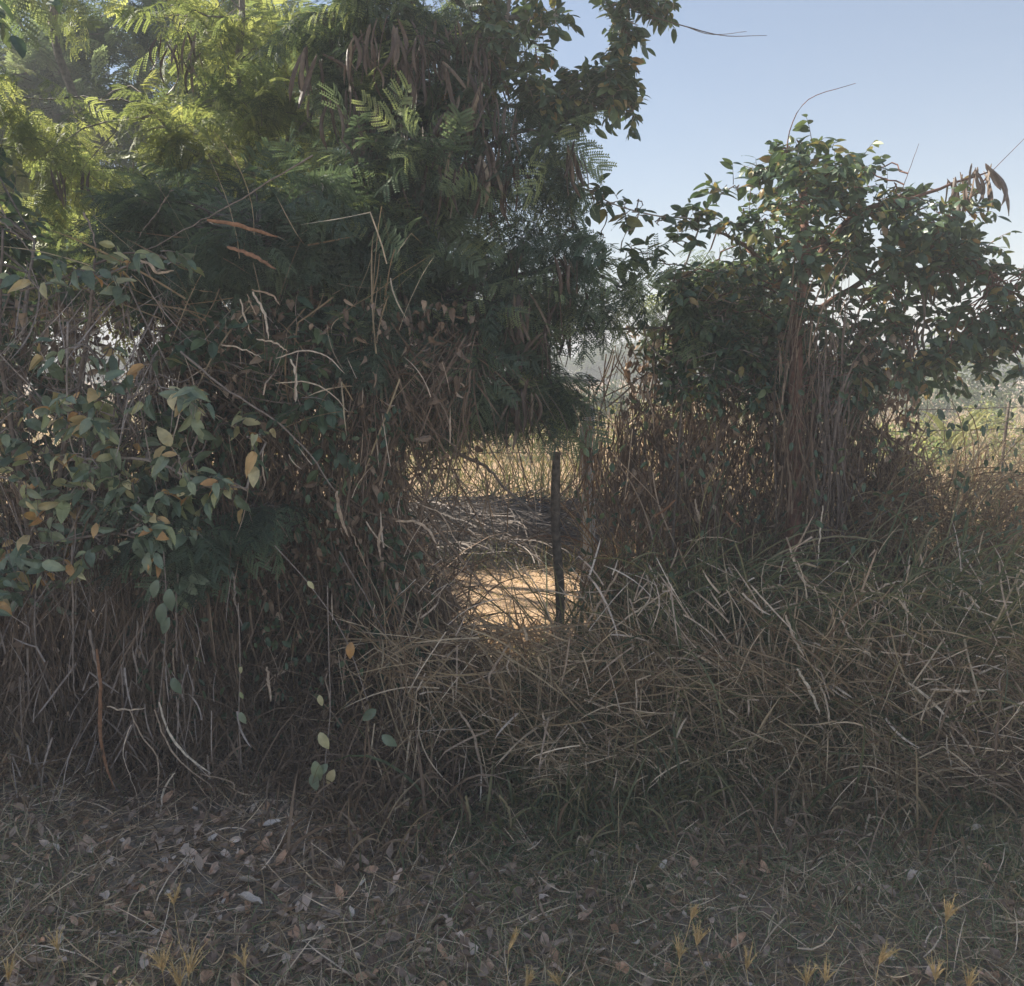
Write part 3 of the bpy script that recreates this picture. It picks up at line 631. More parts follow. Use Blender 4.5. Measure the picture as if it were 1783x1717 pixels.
# 6. vine covered tree at right with the red-brown trunk
b = np.array([1.31, 3.84, 0.])
limbs = [([b, at(1384, 850, 3.84), at(1385, 640, 3.84), at(1392, 500, 3.86), at(1400, 400, 4.0), at(1400, 290, 4.2)], .038, .016), ([at(1392, 500, 4.2), at(1480, 380, 4.2), at(1600, 340, 4.1), at(1720, 300, 4.1)], .02, .004),
         ([at(1392, 560, 4.2), at(1520, 480, 4.2), at(1640, 430, 4.2), at(1760, 500, 4.1)], .018, .005), ([at(1390, 520, 4.2), at(1300, 430, 4.2), at(1240, 400, 4.2)], .018, .005),
         ([at(1400, 380, 4.2), at(1370, 270, 4.2), at(1400, 180, 4.2), at(1490, 145, 4.2)], .004, .0012), ([at(1640, 430, 4.2), at(1700, 330, 4.1), at(1790, 235, 4.1)], .003, .001), ([at(1560, 360, 4.2), at(1600, 250, 4.2)], .002, .001), ([at(1300, 430, 4.2), at(1310, 290, 4.2)], .002, .001)]
def okr(x, y):
    top = np.interp(x, [1120, 1220, 1300, 1340, 1400, 1480, 1560, 1640, 1700, 1760], [470, 380, 350, 290, 245, 275, 320, 320, 360, 480])
    return y > top
cc = region(60, 1180, 1710, 250, 480, 3.9, 4.6, 26, .9, ok=okr) + region(28, 1150, 1740, 460, 640, 3.9, 4.6, 26, .7) + region(20, 1330, 1600, 560, 700, 4.0, 4.5, 26, .8) + region(16, 1480, 1720, 430, 660, 3.9, 4.5, 22, .6) + region(10, 1680, 1783, 470, 600, 4.0, 4.3, 20, .7) + region(8, 1560, 1783, 600, 650, 4., 4.3, 16, .5)
cc += [(1400, 250, 4.2, 20, .6), (1360, 270, 4.2, 20, .6), (1325, 300, 4.2, 18, .5), (1440, 270, 4.2, 20, .6), (1500, 300, 4.2, 20, .6), (1700, 370, 4.1, 20, .6), (1740, 510, 4.1, 22, .7), (1690, 420, 4.1, 22, .7)]
pods = [(at(x, y, 4.1), k) for x, y, k in [(1660, 310, 5), (1700, 295, 5), (1720, 290, 6), (1690, 300, 3), (1640, 450, 5), (1620, 480, 5), (1540, 500, 4), (1480, 600, 5), (1500, 560, 4), (1600, 560, 5), (1440, 620, 4)]]
cc = [(c[0], c[1], max(c[2], 4.12)) + tuple(c[3:]) if 1335 < c[0] < 1440 and c[1] > 430 else c for c in cc]
cc += [(x, y, 3.78, 22, .7) for x, y in [(1398, 300), (1405, 335), (1390, 365), (1402, 400), (1385, 440), (1410, 465), (1375, 520), (1412, 560)]]
rt = woody('vine_covered_tree', 'leafy tree at right with a straight red brown trunk, smothered in oval leaved creeper', 'tree', b, limbs, cl(cc), OV, M['ovate'], M['redbark'], .062, 9, 7, .5, tone=(0, .99), pods=pods, branch_r=.004, tl=.12)
# 7. feathery sapling in front left of the red trunk
b = np.array([.95, 4.5, 0.])
limbs = [([b, at(1200, 800, 4.45), at(1190, 600, 4.4), at(1170, 480, 4.4)], .018, .006), ([at(1195, 650, 4.4), at(1280, 560, 4.3), at(1320, 500, 4.3)], .01, .004)]
cc = region(22, 1170, 1370, 480, 650, 4.0, 4.9, 40) + region(10, 1190, 1560, 630, 700, 4.1, 4.7, 34, .7) + [(1150, 520, 4.2, 18, .4)]
woody('feathery_sapling', 'dark feathery sapling left of the red brown trunk', 'tree', b, limbs, cl(cc), FE, M['feather'], M['bark'], .15, 5, 5, .6, tone=(0, 1), pods=[(at(x, y, 4.2), 4) for x, y in [(1180, 520), (1240, 560), (1150, 560)]])

b = np.array([.8, 4.1, 0.])
limbs = [([b, at(1180, 800, 4.0), at(1200, 620, 3.95), at(1260, 480, 3.95)], .008, .003), ([at(1195, 650, 4.), at(1130, 600, 3.95), at(1120, 520, 3.95)], .005, .002)]
cc = region(34, 1140, 1380, 460, 690, 3.85, 4.1, 26)
woody('climbing_vine', 'small leaved vine scrambling over the sapling left of the red brown trunk', 'vine', b, limbs, cl(cc), OV, M['ovate'], M['twig'], .048, 9, 6, .5, 'stem', 'leaves', tone=(0, .97), branch_r=.003, tl=.12)
# 8. broad-leaved shrub at left, in clusters with orange and cream leaves
b = np.array([-1.75, 3.25, 0.])
limbs = [([b, at(60, 1100, 3.2), at(110, 800, 3.1), at(150, 600, 3.05), at(165, 450, 3.05)], .014, .004), ([at(60, 1000, 3.2), at(30, 800, 3.1), at(0, 600, 3.1), at(5, 400, 3.1)], .012, .004),
         ([at(165, 460, 3.05), at(230, 440, 3.0), at(290, 470, 3.0)], .005, .003), ([at(150, 600, 3.05), at(190, 650, 3.0), at(215, 720, 2.95), at(240, 760, 2.95)], .006, .003), ([at(118, 560, 3.), at(117, 690, 2.95), at(125, 780, 2.95), at(150, 800, 2.95)], .004, .002),
         ([at(110, 800, 3.1), at(250, 800, 3.0), at(350, 840, 2.95), at(430, 850, 2.95)], .007, .003), ([at(60, 950, 3.1), at(200, 930, 3.0), at(270, 960, 3.0), at(290, 1040, 3.)], .006, .002)]
def cluster(lst, Y): return [(x, y, Y + U(-.12, .15), r, d) for x, y, r, d in lst]
cc = cluster([(x, y, rr_, d_ * (.45 if y < 690 else 1)) for x, y, rr_, d_ in [(110, 480, 35, .8), (60, 500, 30, .5), (175, 480, 30, .7), (230, 470, 35, .6), (290, 450, 30, .5), (220, 520, 25, .5), (130, 600, 35, .7), (200, 610, 35, .8), (250, 640, 30, .5), (80, 650, 40, .9), (30, 640, 35, .8), (270, 680, 32, .8), (330, 660, 28, .4),
   (160, 690, 40, .9), (100, 720, 40, .8), (30, 700, 35, .6), (170, 740, 32, 1.), (210, 780, 35, 1.1), (150, 800, 32, .8), (270, 780, 32, 1.), (310, 800, 30, .6), (60, 790, 35, .9), (100, 850, 32, .8), (40, 850, 30, .6), (160, 850, 38, 1), (230, 840, 35, 1),
   (140, 900, 34, 1.), (250, 880, 32, 1), (310, 860, 36, 1.), (350, 850, 28, .8), (400, 840, 26, .7), (330, 900, 32, .8), (280, 930, 30, .9), (60, 920, 32, .8), (110, 950, 30, .8), (30, 960, 36, 1.1), (80, 1000, 34, 1), (20, 1030, 34, 1.1), (60, 1040, 25, .6), (170, 960, 22, .4),
   (400, 740, 35, .6), (350, 720, 35, .5), (430, 760, 25, .3), (170, 1025, 14, .2), (275, 960, 22, .5), (290, 1035, 18, .5), (0, 740, 40, .9)]], 3.0)
woody('broad_leaved_shrub', 'shrub of broad grey green leaves with orange and cream ones, left foreground', 'shrub', b, limbs, cl(cc), BR, M['broad'], M['twig'], .066, 6, 5, .8, 'stems', 'leaves', tone=(0, .93), branch_r=.004, tl=.12, ldroop=.35, leafdir=np.array([0, -.15, 0]), upv=(-.1, -.6, .9), upj=.75)
# shaded leafy bed behind it
b = np.array([-1.5, 3.7, 0.])
limbs = [([b, at(180, 900, 3.6), at(250, 600, 3.6), at(300, 420, 3.6)], .02, .005), ([b, at(60, 900, 3.6), at(40, 600, 3.6), at(60, 420, 3.6)], .02, .005)]
cc = region(36, -40, 600, 390, 720, 3.5, 4.0, 50) + region(60, -700, -40, 100, 1100, 3.0, 4.2, 70) + region(16, 300, 560, 560, 760, 3.1, 3.3, 40, .5) + region(26, -40, 420, 700, 1000, 3.4, 3.9, 50) + region(16, 240, 720, 960, 1160, 3.3, 3.7, 30, .5) + region(20, 480, 640, 350, 560, 3.6, 4.1, 45, .7)  # clumps left of the frame are added to block the sun
woody('climbing_vine', 'dark oval leaved vine filling the shade behind the broad leaved shrub', 'vine', b, limbs, cl(cc), OV, M['ovate'], M['twig'], .065, 11, 6, .6, 'stem', 'leaves', tone=(0, .85), branch_r=.004, tl=.16)

b = np.array([-1.0, 3.75, 0.])
limbs = [([b, at(500, 800, 3.6), at(470, 550, 3.5), at(450, 400, 3.5)], .018, .005)]
cc = region(34, 230, 600, 330, 520, 3.3, 3.9, 48) + region(20, 380, 700, 500, 700, 3.3, 3.8, 42, .8) + region(10, 300, 480, 850, 960, 3.1, 3.4, 34, .5) + region(7, 280, 360, 880, 960, 2.95, 3.1, 26, .5)
woody('feathery_sapling', 'dark feathery sapling between the broad leaved shrub and the pod tree', 'tree', b, limbs, cl(cc), FE, M['feather'], M['bark'], .16, 7, 5, .6, tone=(0, .7))
b = np.array([-5.2, 4.2, 0.])  # tree out of view at left, added to keep sun off the verge
limbs = [([b, b + [.3, 0, 2], b + [.2, .1, 5.6]], .09, .02), ([b + [.2, 0, 1.5], b + [1.2, .1, 3.6], b + [2.2, .3, 5.2]], .03, .01), ([b + [0, 0, 1.2], b + [-1.5, .1, 2.6]], .03, .01)]
cc = [(b + np.array([U(-2.8, 2.5), U(-.9, .9), U(.8, 5.9)]), U(.3, .45)) for i in range(300)]
woody('hedge_shade_tree', 'tall dark leaved tree added unseen beyond the left edge to shade the verge', 'tree', b, limbs, cc, OV, M['ovate'], M['bark'], .14, 9, 6, .5, tone=(0, .9), tl=.35)
# 9. slender creeper stems with few yellow leaves in the lower left thicket
def creeper(pts, Y, leaves, label):
    P = smooth_line([at(x, y, Y) for x, y in pts], 22); b = P[-1]; r = empty('creeper', b, label, 'vine'); m = MB(); tubes(m, P, .0018, 4, .7); m.build('stem', M['twig'], r, b)
    for x, y, s, t in leaves:
        l = MB(); c = at(x, y, Y - .02); scatter(l, BR[1], c[None], frames(np.array([[N(.4), -.3, -.8]]), np.array([[0, -1., .4]])), np.array([s * 1.3]), np.array([t])); l.build('leaf', M['broad'], r, b, True)
creeper([(570, 1020), (573, 1150), (575, 1240), (566, 1330), (563, 1410)], 2.72, [(556, 1210, .03, .80), (557, 1275, .05, .79), (548, 1325, .055, .66), (570, 1330, .04, .5), (582, 1340, .045, .82), (545, 1345, .05, .55)], 'hanging creeper stem with a few yellow leaves near the ground, left of centre')
creeper([(478, 950), (540, 1020), (600, 1110), (640, 1220)], 2.8, [(536, 1012, .025, .8), (612, 1118, .045, .92), (655, 1235, .05, .4), (665, 1280, .05, .45)], 'slanting creeper stem carrying one round orange leaf')
creeper([(415, 1050), (418, 1150), (416, 1250), (420, 1330)], 2.8, [(420, 1160, .02, .78), (418, 1205, .02, .7), (418, 1240, .035, .6)], 'thin upright creeper with three small pale leaves')
creeper([(285, 960), (290, 1060), (285, 1150), (275, 1240)], 2.85, [(275, 1010, .05, .45), (295, 1025, .06, .4), (285, 1050, .06, .35), (295, 1075, .05, .4), (300, 1180, .05, .3)], 'creeper trailing blue green leaves below the broad leaved shrub')

# ================================================================== THICKET AND DEAD GRASS
def strands(name, label, n, x0, x1, y0, y1, Y0, Y1, L, mat, dirv, jit, w, droop=.3, kink=.1, ok=None, tone=(0, 1), segs=8, parent=None):
    p = []
    while len(p) < n:
        x, y = U(x0, x1), U(y0, y1)
        if ok is None or ok(x, y): p.append(at(x, y, U(Y0, Y1)))
    p = np.array(p); nc = max(6, n // 22); ci = rng.integers(0, n, nc)
    own = np.argmin(((p[:, None, :] - p[ci][None]) ** 2).sum(-1), 1) if n * nc < 3e6 else np.argmin(((p[:, None, :].astype(np.float32) - p[ci][None].astype(np.float32)) ** 2).sum(-1), 1)
    d = np.asarray(dirv, float) + rng.normal(0, jit * .85, (nc, 3))[own] + rng.normal(0, jit * .5, (n, 3))
    d *= np.where(U(0, 1, n) < .5, 1, -1)[:, None] if droop < .2 else 1
    G = grow(p, d, L * U(.4, 1.3, n), segs, droop, .17, kink); G[..., 2] = np.maximum(G[..., 2], .008)
    m = MB(); t = np.linspace(0, 1, segs); ribbons(m, G, (w * U(.4, 1.5, n))[:, None] * np.minimum(1, (1 - t) * 3 + .15), None, U(tone[0], tone[1], n))
    return tag(m.build(name, mat), label, 'dead stems', kind='stuff')
def leftgap(x, y):   # keep the window of the gap free
    if 700 < x < 1080 and 820 < y < 1000: return U(0, 1) < (.03 if x > 800 else .14)
    if 700 < x < 1110 and 700 < y < 1000: return U(0, 1) < .10
    if 790 < x < 985 and 940 < y < 1090: return U(0, 1) < .01
    return True
def soft(x, y):
    l = 1120 + 50 * math.sin(y * .03) + 30 * math.sin(y * .011 + 2); rr = 1540 + 50 * math.sin(y * .023 + 1)
    q = min(1, max(.05, (x - l + 100) / 120)) * min(1, max(.05, (rr + 90 - x) / 120)) * (.45 + .55 * math.sin(x * .05 + 1.5 * math.sin(y * .012)) ** 2)
    return U(0, 1) < q * (1 if y > 690 else .4)
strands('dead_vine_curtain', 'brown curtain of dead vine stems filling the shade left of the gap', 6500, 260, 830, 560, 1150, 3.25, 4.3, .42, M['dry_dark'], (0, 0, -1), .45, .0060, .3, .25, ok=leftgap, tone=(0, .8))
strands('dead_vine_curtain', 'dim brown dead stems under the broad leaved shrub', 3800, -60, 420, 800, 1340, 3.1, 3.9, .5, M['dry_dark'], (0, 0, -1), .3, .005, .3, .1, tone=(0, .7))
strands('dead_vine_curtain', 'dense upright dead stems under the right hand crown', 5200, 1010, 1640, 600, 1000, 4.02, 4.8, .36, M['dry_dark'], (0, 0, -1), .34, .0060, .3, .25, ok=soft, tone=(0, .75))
strands('dead_vine_curtain', 'pale crossing dry stems high in the left thicket', 130, 200, 700, 400, 760, 3.1, 3.4, .4, M['dry'], (.5, .1, -.3), .6, .0045, .1, .1, tone=(.3, .9))
strands('twig_tangle', 'tangle of fine grey twigs among the broad leaves', 520, -20, 300, 450, 1000, 3.05, 3.3, .4, M['twig'], (.1, 0, -1), .5, .004, .2, .1, tone=(.2, 1))
strands('dead_stem_fringe', 'sparse dry stems crossing the view of the field', 300, 640, 1140, 640, 850, 3.6, 4.6, .36, M['dry_dark'], (.15, 0, -1), .35, .005, .2, .1, tone=(.2, 1))

def dead_leaves(name, label, n, x0, x1, y0, y1, Y0, Y1, size, mat, tone, tpl=CU, ok=None):
    p = []
    while len(p) < n:
        x, y = U(x0, x1), U(y0, y1)
        if ok is None or ok(x, y): p.append(at(x, y, U(Y0, Y1)))
    p = np.array(p); p = p[p[:, 2] > .02]; k = len(p); m = MB()
    put_leaves(m, tpl, p, rng.normal(0, .5, (k, 3)) + [0, -.1, -.8], size * U(.4, 1.3, k), U(tone[0], tone[1], k), 1.5)
    tag(m.build(name, M[mat]), label, 'leaves', kind='stuff')
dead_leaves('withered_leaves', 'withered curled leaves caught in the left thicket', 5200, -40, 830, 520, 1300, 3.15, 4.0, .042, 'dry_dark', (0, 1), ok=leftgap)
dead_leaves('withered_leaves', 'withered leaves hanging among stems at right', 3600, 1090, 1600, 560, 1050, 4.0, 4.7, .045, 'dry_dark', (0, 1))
dead_leaves('green_leaves', 'scattered small green leaves in the shade of the left thicket', 2600, 240, 760, 700, 1320, 3.05, 3.7, .035, 'ovate', (0, .8), OV, ok=leftgap)
dead_leaves('green_leaves', 'scattered small green leaves in the right hand thicket', 1300, 1000, 1783, 660, 1300, 3.1, 4.2, .035, 'ovate', (0, .8), OV)

# tussocks of dead and green grass forming the lower bank
GR = 'dead grass tussocks forming the bank under the hedge'
def ok_tus(x, y, h):
    return True
ti = 0
specs = []
for row, (Y, n, h0) in enumerate([(3.0, 15, .36), (3.2, 16, .52), (3.45, 17, .66), (3.75, 18, .8), (4.1, 17, .92), (4.5, 15, 1.0)]):
    for i in range(n):
        px = -40 + (i + U(.2, .8)) / n * 1880; specs.append((px, Y + U(-.12, .12), h0 * U(.85, 1.15)))
for i in range(34):
    px = U(560, 1850); specs.append((px, U(2.5, 2.9), U(.10, .26)))
for px, Y, h in specs:
    x = at(px, 1000, Y)[0]; left = px < 620; gap = (760 if Y < 3.5 else 700) < px < (1010 if Y < 3.5 else 1040)
    if left and Y < 3.3: h *= .55
    if gap: h *= (.68 if Y < 3.1 else .55 if Y < 3.3 else .42 if Y < 3.6 else .3 if Y < 3.9 else .2)
    if px > 1480 and Y > 3.9: h *= 1.15
    if Y < 2.9: n = 60
    elif px < 420: n = 90
    else: n = 230
    lean = (U(.0, .35) * (1 if px < 1000 else U(-1, 1)), -.22)
    reg = ['below the broad leaved shrub', 'below the feathery sapling', 'just left of the gap', 'in front of the gap', 'just right of the stake', 'below the vine covered tree', 'right of the red trunk', 'at the right edge'][int(np.searchsorted([300, 560, 780, 1010, 1200, 1440, 1620], px))]
    reg = ['low tuft on the open verge ', 'front foot of the bank ', 'lower bank ', 'middle of the bank ', 'upper bank ', 'crest of the bank ', 'back of the bank '][int(np.searchsorted([2.9, 3.1, 3.32, 3.6, 3.92, 4.3], Y))] + reg
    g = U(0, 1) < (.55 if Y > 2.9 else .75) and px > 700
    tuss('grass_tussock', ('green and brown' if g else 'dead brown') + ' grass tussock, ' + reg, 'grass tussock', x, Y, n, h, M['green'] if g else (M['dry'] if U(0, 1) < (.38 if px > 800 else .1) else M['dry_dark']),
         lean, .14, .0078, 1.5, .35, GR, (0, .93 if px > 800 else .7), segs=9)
# flattened thatch over the lower bank
def thatch_ok(x, y): return leftgap(x, y) and y > 1000
strands('dead_grass_thatch', 'tangled fallen dead grass matting the lower bank', 3600, 640, 1800, 1090, 1340, 2.85, 3.3, .34, M['dry'], (.4, -.1, -.35), .7, .0045, .1, .25, ok=thatch_ok, tone=(.1, .9), segs=7)
strands('dead_grass_thatch', 'flattened straw at the foot of the bank, right of centre', 2000, 900, 1800, 1290, 1420, 2.75, 3.0, .22, M['dry'], (.5, -.2, -.15), .6, .0035, .1, .25, tone=(.2, 1), segs=6)
strands('green_grass_blades', 'arching green grass blades in the right hand bank', 900, 1080, 1800, 980, 1320, 2.9, 3.4, .42, M['green'], (.5, -.1, .6), .5, .0055, 1.3, .05, tone=(.1, .95), segs=8)
strands('dead_grass_thatch', 'warm dry grass behind the bank at right', 2600, 1450, 1850, 830, 1040, 3.9, 4.9, .42, M['dry'], (.3, 0, .6), .5, .005, 1.0, .2, tone=(0, .8), segs=8)

strands('pale_straw', 'bleached straws lying criss-cross on the bank', 800, 700, 1800, 960, 1400, 2.8, 3.15, .2, M['pale'], (.35, -.05, -.5), .5, .0052, .1, .3, ok=leftgap, tone=(0, 1), segs=6)
strands('pale_straw', 'bleached straws hanging in the left thicket', 90, 300, 800, 560, 1380, 2.95, 3.2, .17, M['pale'], (.15, -.05, -1), .35, .0045, .1, .3, ok=leftgap, tone=(0, .7), segs=6)
strands('pale_straw', 'bleached stems at the foot of the left thicket', 120, 0, 420, 1080, 1400, 2.8, 3.0, .22, M['twig'], (.25, -.05, -1), .35, .005, .1, .3, tone=(.3, 1), segs=7)
strands('liana_stems', 'thin dry lianas climbing close round the red brown trunk', 150, 1358, 1418, 520, 900, 3.72, 3.8, .3, M['dry_dark'], (.03, 0, -1), .09, .006, .1, .05, tone=(0, .9))
strands('liana_stems', 'grey hanging stems right of the red brown trunk', 160, 1410, 1470, 600, 980, 3.75, 3.95, .4, M['twig'], (0, 0, -1), .08, .006, .1, .05, tone=(0, .5))
# individually traced pale reed blades
def reed(pts, Y, w, label, mat='pale', name='dead_reed_blade', group=None):
    k = 14; P = smooth_line([at(p[0], p[1], Y + (p[2] if len(p) > 2 else 0)) for p in pts], k); P += rng.normal(0, .0015, P.shape)
    t = np.linspace(0, 1, k); b = P[0]; m = MB()
    prof = np.clip(np.sin(np.linspace(.35, math.pi - .12, k)) ** .6, .1, 1) * (1 + .12 * np.sin(t * 17))
    ribbons(m, P[None], (w * prof)[None], np.array([[[0, 1., .3]]]) + rng.normal(0, .25, (1, 1, 3)), U(0, 1, 1), .45)
    tag(m.build(name, M[mat], origin=b, smooth=True), label, 'dead leaf', group)
H = [
 ([(586, 855), (592, 895), (607, 935)], 2.95, .014, 'thick pale dead blade hanging left of the gap'),
 ([(606, 915), (622, 950), (642, 998)], 2.95, .005, 'thin pale strip beside the thick hanging blade'),
 ([(690, 908), (722, 908), (745, 922), (760, 948)], 3.1, .012, 'arched pale blade drooping towards the gap'),
 ([(735, 880), (768, 895), (790, 935), (812, 965)], 3.15, .006, 'thin arched blade above the drooping one'),
 ([(665, 918), (660, 945), (663, 972)], 3.0, .010, 'short pale curled blade left of the gap'),
 ([(798, 1238), (825, 1280), (838, 1335), (855, 1382)], 2.85, .010, 'long pale blade curving to the ground below the gap'),
 ([(856, 1215), (852, 1178), (870, 1145), (888, 1120)], 2.9, .009, 'pale hooked blade in the bank below the gap'),
 ([(888, 1140), (884, 1165), (895, 1185)], 2.9, .006, 'short pale sliver beside the hooked blade'),
 ([(465, 1162), (468, 1190), (472, 1222)], 2.9, .011, 'short pinkish blade hanging in the dark left thicket'),
 ([(360, 383), (400, 388), (440, 400), (482, 412)], 3.05, .014, 'long brown dried strip, upper left, above the twigs'),
 ([(395, 430), (440, 445), (480, 468)], 3.05, .014, 'second brown dried strip below the upper one'),
 ([(440, 505), (470, 512), (488, 530)], 3.0, .008, 'pale arched blade at the top of the dead fan'),
 ([(440, 508), (460, 545), (467, 590)], 3.0, .009, 'long pale blade in the middle of the dead fan'),
 ([(418, 520), (425, 550), (438, 582)], 3.0, .010, 'left hand pale blade of the dead fan'),
 ([(430, 512), (440, 535), (447, 550)], 3.0, .006, 'shortest blade of the dead fan'),
 ([(235, 450), (260, 460), (275, 475), (303, 470)], 2.95, .011, 'pale grey forked blade above the broad leaves'),
 ([(385, 600), (420, 607), (455, 622)], 3.0, .006, 'arched straw left of the thicket centre'),
 ([(445, 590), (480, 598), (500, 612)], 3.0, .007, 'short arched straw above the thicket centre'),
 ([(480, 625), (520, 612), (565, 618), (600, 650)], 3.05, .005, 'long thin bowed straw high in the thicket'),
 ([(480, 668), (530, 665), (570, 680), (605, 715)], 3.05, .006, 'bowed straw under the long thin one'),
 ([(505, 625), (515, 650), (515, 700)], 3.05, .009, 'yellowish hanging blade in the thicket'),
 ([(168, 1130), (176, 1200), (174, 1260), (182, 1320), (200, 1375)], 2.8, .013, 'orange brown curved dead blade by the left ground'),
 ([(187, 1230), (215, 1236), (252, 1233)], 2.75, .008, 'short bright pale sliver lying level in the left thicket'),
 ([(276, 1222), (295, 1275), (330, 1320), (368, 1348)], 2.8, .008, 'upper one of two parallel pale bowed canes at left'),
 ([(270, 1235), (288, 1290), (320, 1330), (375, 1375)], 2.8, .007, 'lower one of two parallel pale bowed canes at left'),
 ([(225, 1235), (245, 1280), (275, 1325), (272, 1395)], 2.78, .007, 'bent pinkish cane left of the bowed canes'),
 ([(228, 1262), (214, 1310), (228, 1355), (245, 1400)], 2.78, .006, 'wavy brown cane by the left ground'),
 ([(305, 1345), (285, 1378), (278, 1440)], 2.75, .007, 'short upright pale cane below the bowed canes'),
 ([(335, 1355), (370, 1395), (410, 1410), (450, 1425)], 2.7, .005, 'straw sweeping right along the ground at left'),
 ([(350, 1348), (400, 1360), (415, 1380), (450, 1385)], 2.72, .005, 'kinked pale straw beyond the bowed canes'),
 ([(80, 1440), (105, 1475), (140, 1500)], 2.5, .006, 'straight pale twig lying on the litter at left'),
 ([(165, 1505), (100, 1545), (30, 1590)], 2.3, .005, 'long straw crossing the litter in the lower left'),
 ([(1505, 1010), (1520, 1030), (1560, 1042), (1592, 1078)], 2.95, .009, 'right drooping arm of the pale star shaped dead leaf'),
 ([(1478, 1062), (1500, 1046), (1522, 1034)], 2.95, .006, 'left arm of the pale star shaped dead leaf'),
 ([(1522, 1034), (1545, 1018), (1573, 1010)], 2.95, .006, 'upper arm of the pale star shaped dead leaf'),
 ([(1368, 1070), (1382, 1110), (1400, 1145)], 2.9, .009, 'pale straight blade left of the yellow angled one'),
 ([(1445, 1055), (1452, 1085), (1450, 1120)], 2.9, .007, 'upright pale blade beside the yellow angled one'),
 ([(1462, 1063), (1472, 1095), (1484, 1113)], 2.9, .007, 'yellowish angled blade in the right bank'),
 ([(1484, 1113), (1500, 1112), (1525, 1113)], 2.9, .006, 'level pale blade continuing the yellow angled one'),
 ([(1388, 1165), (1410, 1200), (1428, 1245)], 2.85, .011, 'thick pale blade slanting down in the right bank'),
 ([(1428, 1190), (1440, 1225), (1445, 1262)], 2.85, .007, 'thinner blade right of the thick slanting one'),
 ([(1462, 1130), (1490, 1130), (1515, 1138)], 2.9, .006, 'pale greenish blade lying level in the right bank'),
 ([(1535, 1135), (1560, 1138), (1592, 1140)], 2.9, .009, 'second level pale blade, further right'),
 ([(1590, 1133), (1615, 1160), (1640, 1182)], 2.85, .006, 'slanting straw right of the level blades'),
 ([(1575, 1185), (1605, 1205), (1640, 1240), (1652, 1252)], 2.85, .010, 'pinkish blade sloping down towards the right edge'),
 ([(1620, 1200), (1680, 1203), (1738, 1200)], 2.85, .009, 'long level pale blade near the right edge'),
 ([(1640, 1190), (1690, 1225), (1707, 1250)], 2.83, .007, 'pale straw crossing under the long level blade'),
 ([(1662, 1268), (1690, 1300), (1712, 1352)], 2.8, .007, 'right hand one of the leaning canes near the right edge'),
 ([(1655, 1275), (1672, 1320), (1695, 1352)], 2.8, .006, 'middle one of the leaning canes near the right edge'),
 ([(1648, 1280), (1650, 1310), (1662, 1350)], 2.8, .006, 'left hand one of the leaning canes near the right edge'),
 ([(1285, 1322), (1310, 1348), (1340, 1392)], 2.78, .009, 'pale cane leaning over the straw pile'),
 ([(1300, 1320), (1318, 1340), (1336, 1350)], 2.78, .006, 'shorter cane in the straw pile'),
 ([(1150, 1335), (1148, 1365), (1155, 1400)], 2.78, .01, 'frayed upright pale blade left of the round tan leaf'),
 ([(1060, 1105), (1080, 1150), (1102, 1198)], 2.9, .006, 'slanting pale blade below the stake'),
 ([(945, 1240), (950, 1270), (962, 1290)], 2.88, .008, 'curled pale blade low in the bank under the stake'),
 ([(990, 1260), (1015, 1290), (1050, 1340)], 2.85, .006, 'long straw sloping to the ground under the stake'),
 ([(1190, 1135), (1220, 1145), (1248, 1160)], 2.9, .007, 'ochre blade right of the green one'),
 ([(1060, 1100), (1115, 1060), (1160, 1030)], 3.0, .008, 'pale blade rising right behind the bank'),
 ([(1020, 1090), (1050, 1040), (1085, 985)], 3.1, .010, 'pinkish blade rising steeply right of the stake'),
 ([(1100, 1050), (1130, 1040), (1150, 1060)], 3.0, .007, 'bent pale blade right of the steep one'),
 ([(1190, 945), (1240, 935), (1290, 945)], 3.3, .007, 'bowed straw left of the red brown trunk'),
 ([(1210, 870), (1215, 895), (1220, 910)], 3.4, .009, 'short pinkish blade left of the trunk'),
 ([(1140, 900), (1160, 885), (1178, 868)], 3.4, .010, 'reddish upturned blade right of the stake'),
 ([(1265, 890), (1275, 905), (1290, 918)], 3.4, .012, 'reddish curled blade near the trunk foot'),
 ([(1370, 935), (1388, 985), (1412, 1015), (1448, 1022)], 3.1, .008, 'cane sweeping out from the foot of the red trunk'),
 ([(1376, 955), (1392, 1000), (1418, 1028), (1462, 1037)], 3.1, .009, 'second cane sweeping out from the trunk foot'),
 ([(1432, 880), (1428, 930), (1424, 985)], 3.2, .006, 'upright grey strip right of the trunk foot'),
 ([(1660, 980), (1690, 1000), (1718, 1012)], 3.1, .006, 'pale straw in the warm grass near the right edge'),
 ([(1655, 1015), (1690, 1010), (1735, 1025)], 3.1, .007, 'bowed pale blade under the warm grass at right'),
]
for h in H: reed(h[0], h[1], h[2], h[3], 'rust' if ('orange brown' in h[3] or 'reddish' in h[3] or 'brown dried' in h[3]) else 'pale')
reed([(1168, 1045), (1178, 1085), (1186, 1130)], 2.9, .018, 'broad green blade hanging in the bank right of the stake', 'green', 'green_reed_blade')
reed([(800, 1545), (835, 1560), (880, 1575)], 2.2, .010, 'green blade lying in the grass at the bottom centre', 'green', 'green_reed_blade')
reed([(812, 1385), (815, 1405), (820, 1430)], 2.6, .010, 'short upright green blade at the edge of the verge', 'green', 'green_reed_blade')
reed([(870, 1385), (886, 1410), (890, 1445)], 2.6, .010, 'bent green blade beside the short upright one', 'green', 'green_reed_blade')

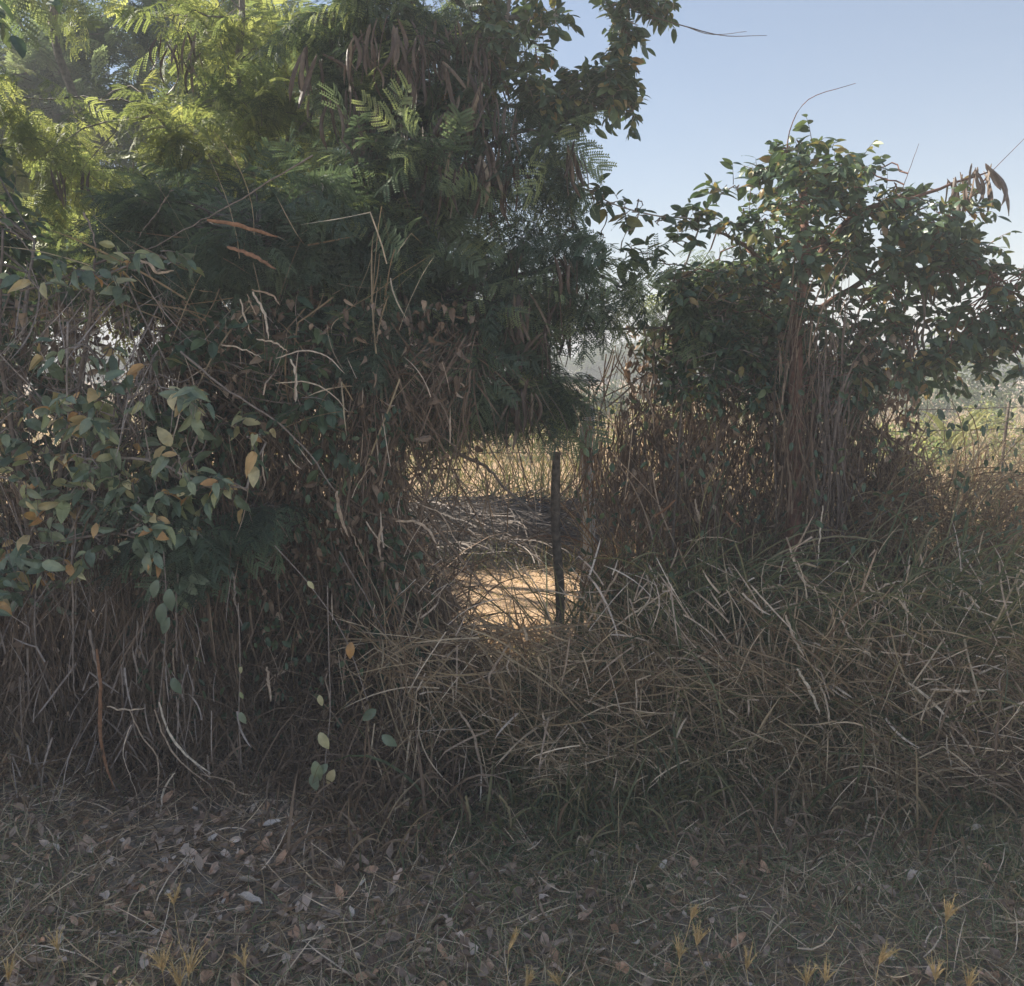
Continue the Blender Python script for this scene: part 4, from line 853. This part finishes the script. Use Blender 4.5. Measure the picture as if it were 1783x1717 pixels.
# longer woody stems and canes
def cane(pts, Y, r, label, mat='twig', name='dead_cane', cat='dead cane'):
    P = smooth_line([at(p[0], p[1], Y) for p in pts], 20); P += rng.normal(0, .002, P.shape); m = MB(); b = P[-1].copy()
    tubes(m, P, np.linspace(r, r * .55, 20)[None], 6, .6); tag(m.build(name, M[mat], origin=b, smooth=True), label, cat)
for c in [
 ([(315, 610), (395, 680), (470, 725), (530, 780), (582, 855)], 3.0, .0045, 'long grey cane slanting across the thicket towards the gap'),
 ([(545, 270), (430, 340), (340, 390), (235, 445)], 3.1, .003, 'thin pale twig slanting across the upper left foliage'),
 ([(300, 330), (265, 380), (225, 435)], 3.1, .0025, 'short thin twig left of the long slanting one'),
 ([(0, 385), (30, 410), (65, 450)], 2.9, .003, 'pale twig slanting down at the left edge'),
 ([(145, 370), (160, 400), (168, 445)], 2.95, .004, 'grey twig standing above the broad leaved shrub'),
 ([(740, 755), (800, 790), (850, 815), (880, 850), (945, 905)], 3.9, .010, 'dark dead branch slanting down across the gap'),
 ([(700, 770), (760, 800), (800, 850)], 4.0, .005, 'thin dark twig beside the slanting dead branch'),
 ([(1010, 900), (1060, 830), (1110, 760)], 4.2, .004, 'slanting dry stem right of the stake'),
 ([(1000, 860), (1035, 780), (1050, 690)], 4.2, .004, 'dry stem rising behind the stake'),
 ([(1350, 640), (1348, 760), (1352, 900), (1345, 960)], 4.0, .006, 'thin grey stem rising along the left of the red trunk'),
 ([(1385, 690), (1390, 780), (1385, 880), (1372, 940)], 3.95, .006, 'pinkish liana climbing the front of the red trunk'),
 ([(1440, 660), (1437, 800), (1425, 880), (1400, 960)], 4.0, .007, 'grey liana right of the red trunk'),
 ([(125, 950), (127, 1080), (128, 1190), (140, 1225)], 2.95, .004, 'upright brown stem in the lower left thicket'),
 ([(155, 1100), (170, 1170), (178, 1300)], 2.9, .006, 'thicker brown stem beside the orange dead blade'),
 ([(240, 1080), (236, 1150), (240, 1205)], 2.95, .003, 'thin hanging stem right of the thicker brown one'),
 ([(310, 1000), (307, 1100), (309, 1150)], 2.95, .004, 'pale upright stem below the trailing creeper'),
 ([(407, 1000), (410, 1050), (422, 1090)], 2.95, .004, 'small pale crooked stem in the thicket'),
 ([(130, 1400), (115, 1435), (92, 1490)], 2.75, .016, 'stubby brown stem base leaning in the left litter'),
 ([(590, 960), (700, 1180), (640, 1330), (660, 1400)], 3.1, .003, 'wavy thin stem in the middle of the thicket'),
 ([(560, 1580), (600, 1600), (640, 1640)], 2.15, .004, 'reddish twig lying on the litter, bottom centre left'),
 ([(140, 1620), (190, 1628), (265, 1635)], 2.05, .004, 'reddish twig lying along the lower left litter'),
]: cane(*c)

# ---- air: even haze round the whole scene, made denser to lift the shadows
def box(name, lo, hi, mat):
    m = MB(); V = np.array([[x, y, z] for x in (lo[0], hi[0]) for y in (lo[1], hi[1]) for z in (lo[2], hi[2])], float)
    m.add(V, [[0, 1, 3, 2], [4, 6, 7, 5], [0, 4, 5, 1], [2, 3, 7, 6], [0, 2, 6, 4], [1, 5, 7, 3]]); return m.build(name, mat)
hm = bpy.data.materials.new('air_haze'); hm.use_nodes = True; nt = hm.node_tree
nt.nodes.remove(nt.nodes['Principled BSDF']); pv = nt.nodes.new('ShaderNodeVolumePrincipled'); pv.inputs['Color'].default_value = (.95, .95, .96, 1)
pv.inputs['Density'].default_value = HAZE; pv.inputs['Anisotropy'].default_value = 0.0; nt.links.new(pv.outputs[0], nt.nodes['Material Output'].inputs['Volume'])
if HAZE: tag(box('haze', (-920, -30, -1.2), (920, 1520, 9.5), hm), kind='stuff')
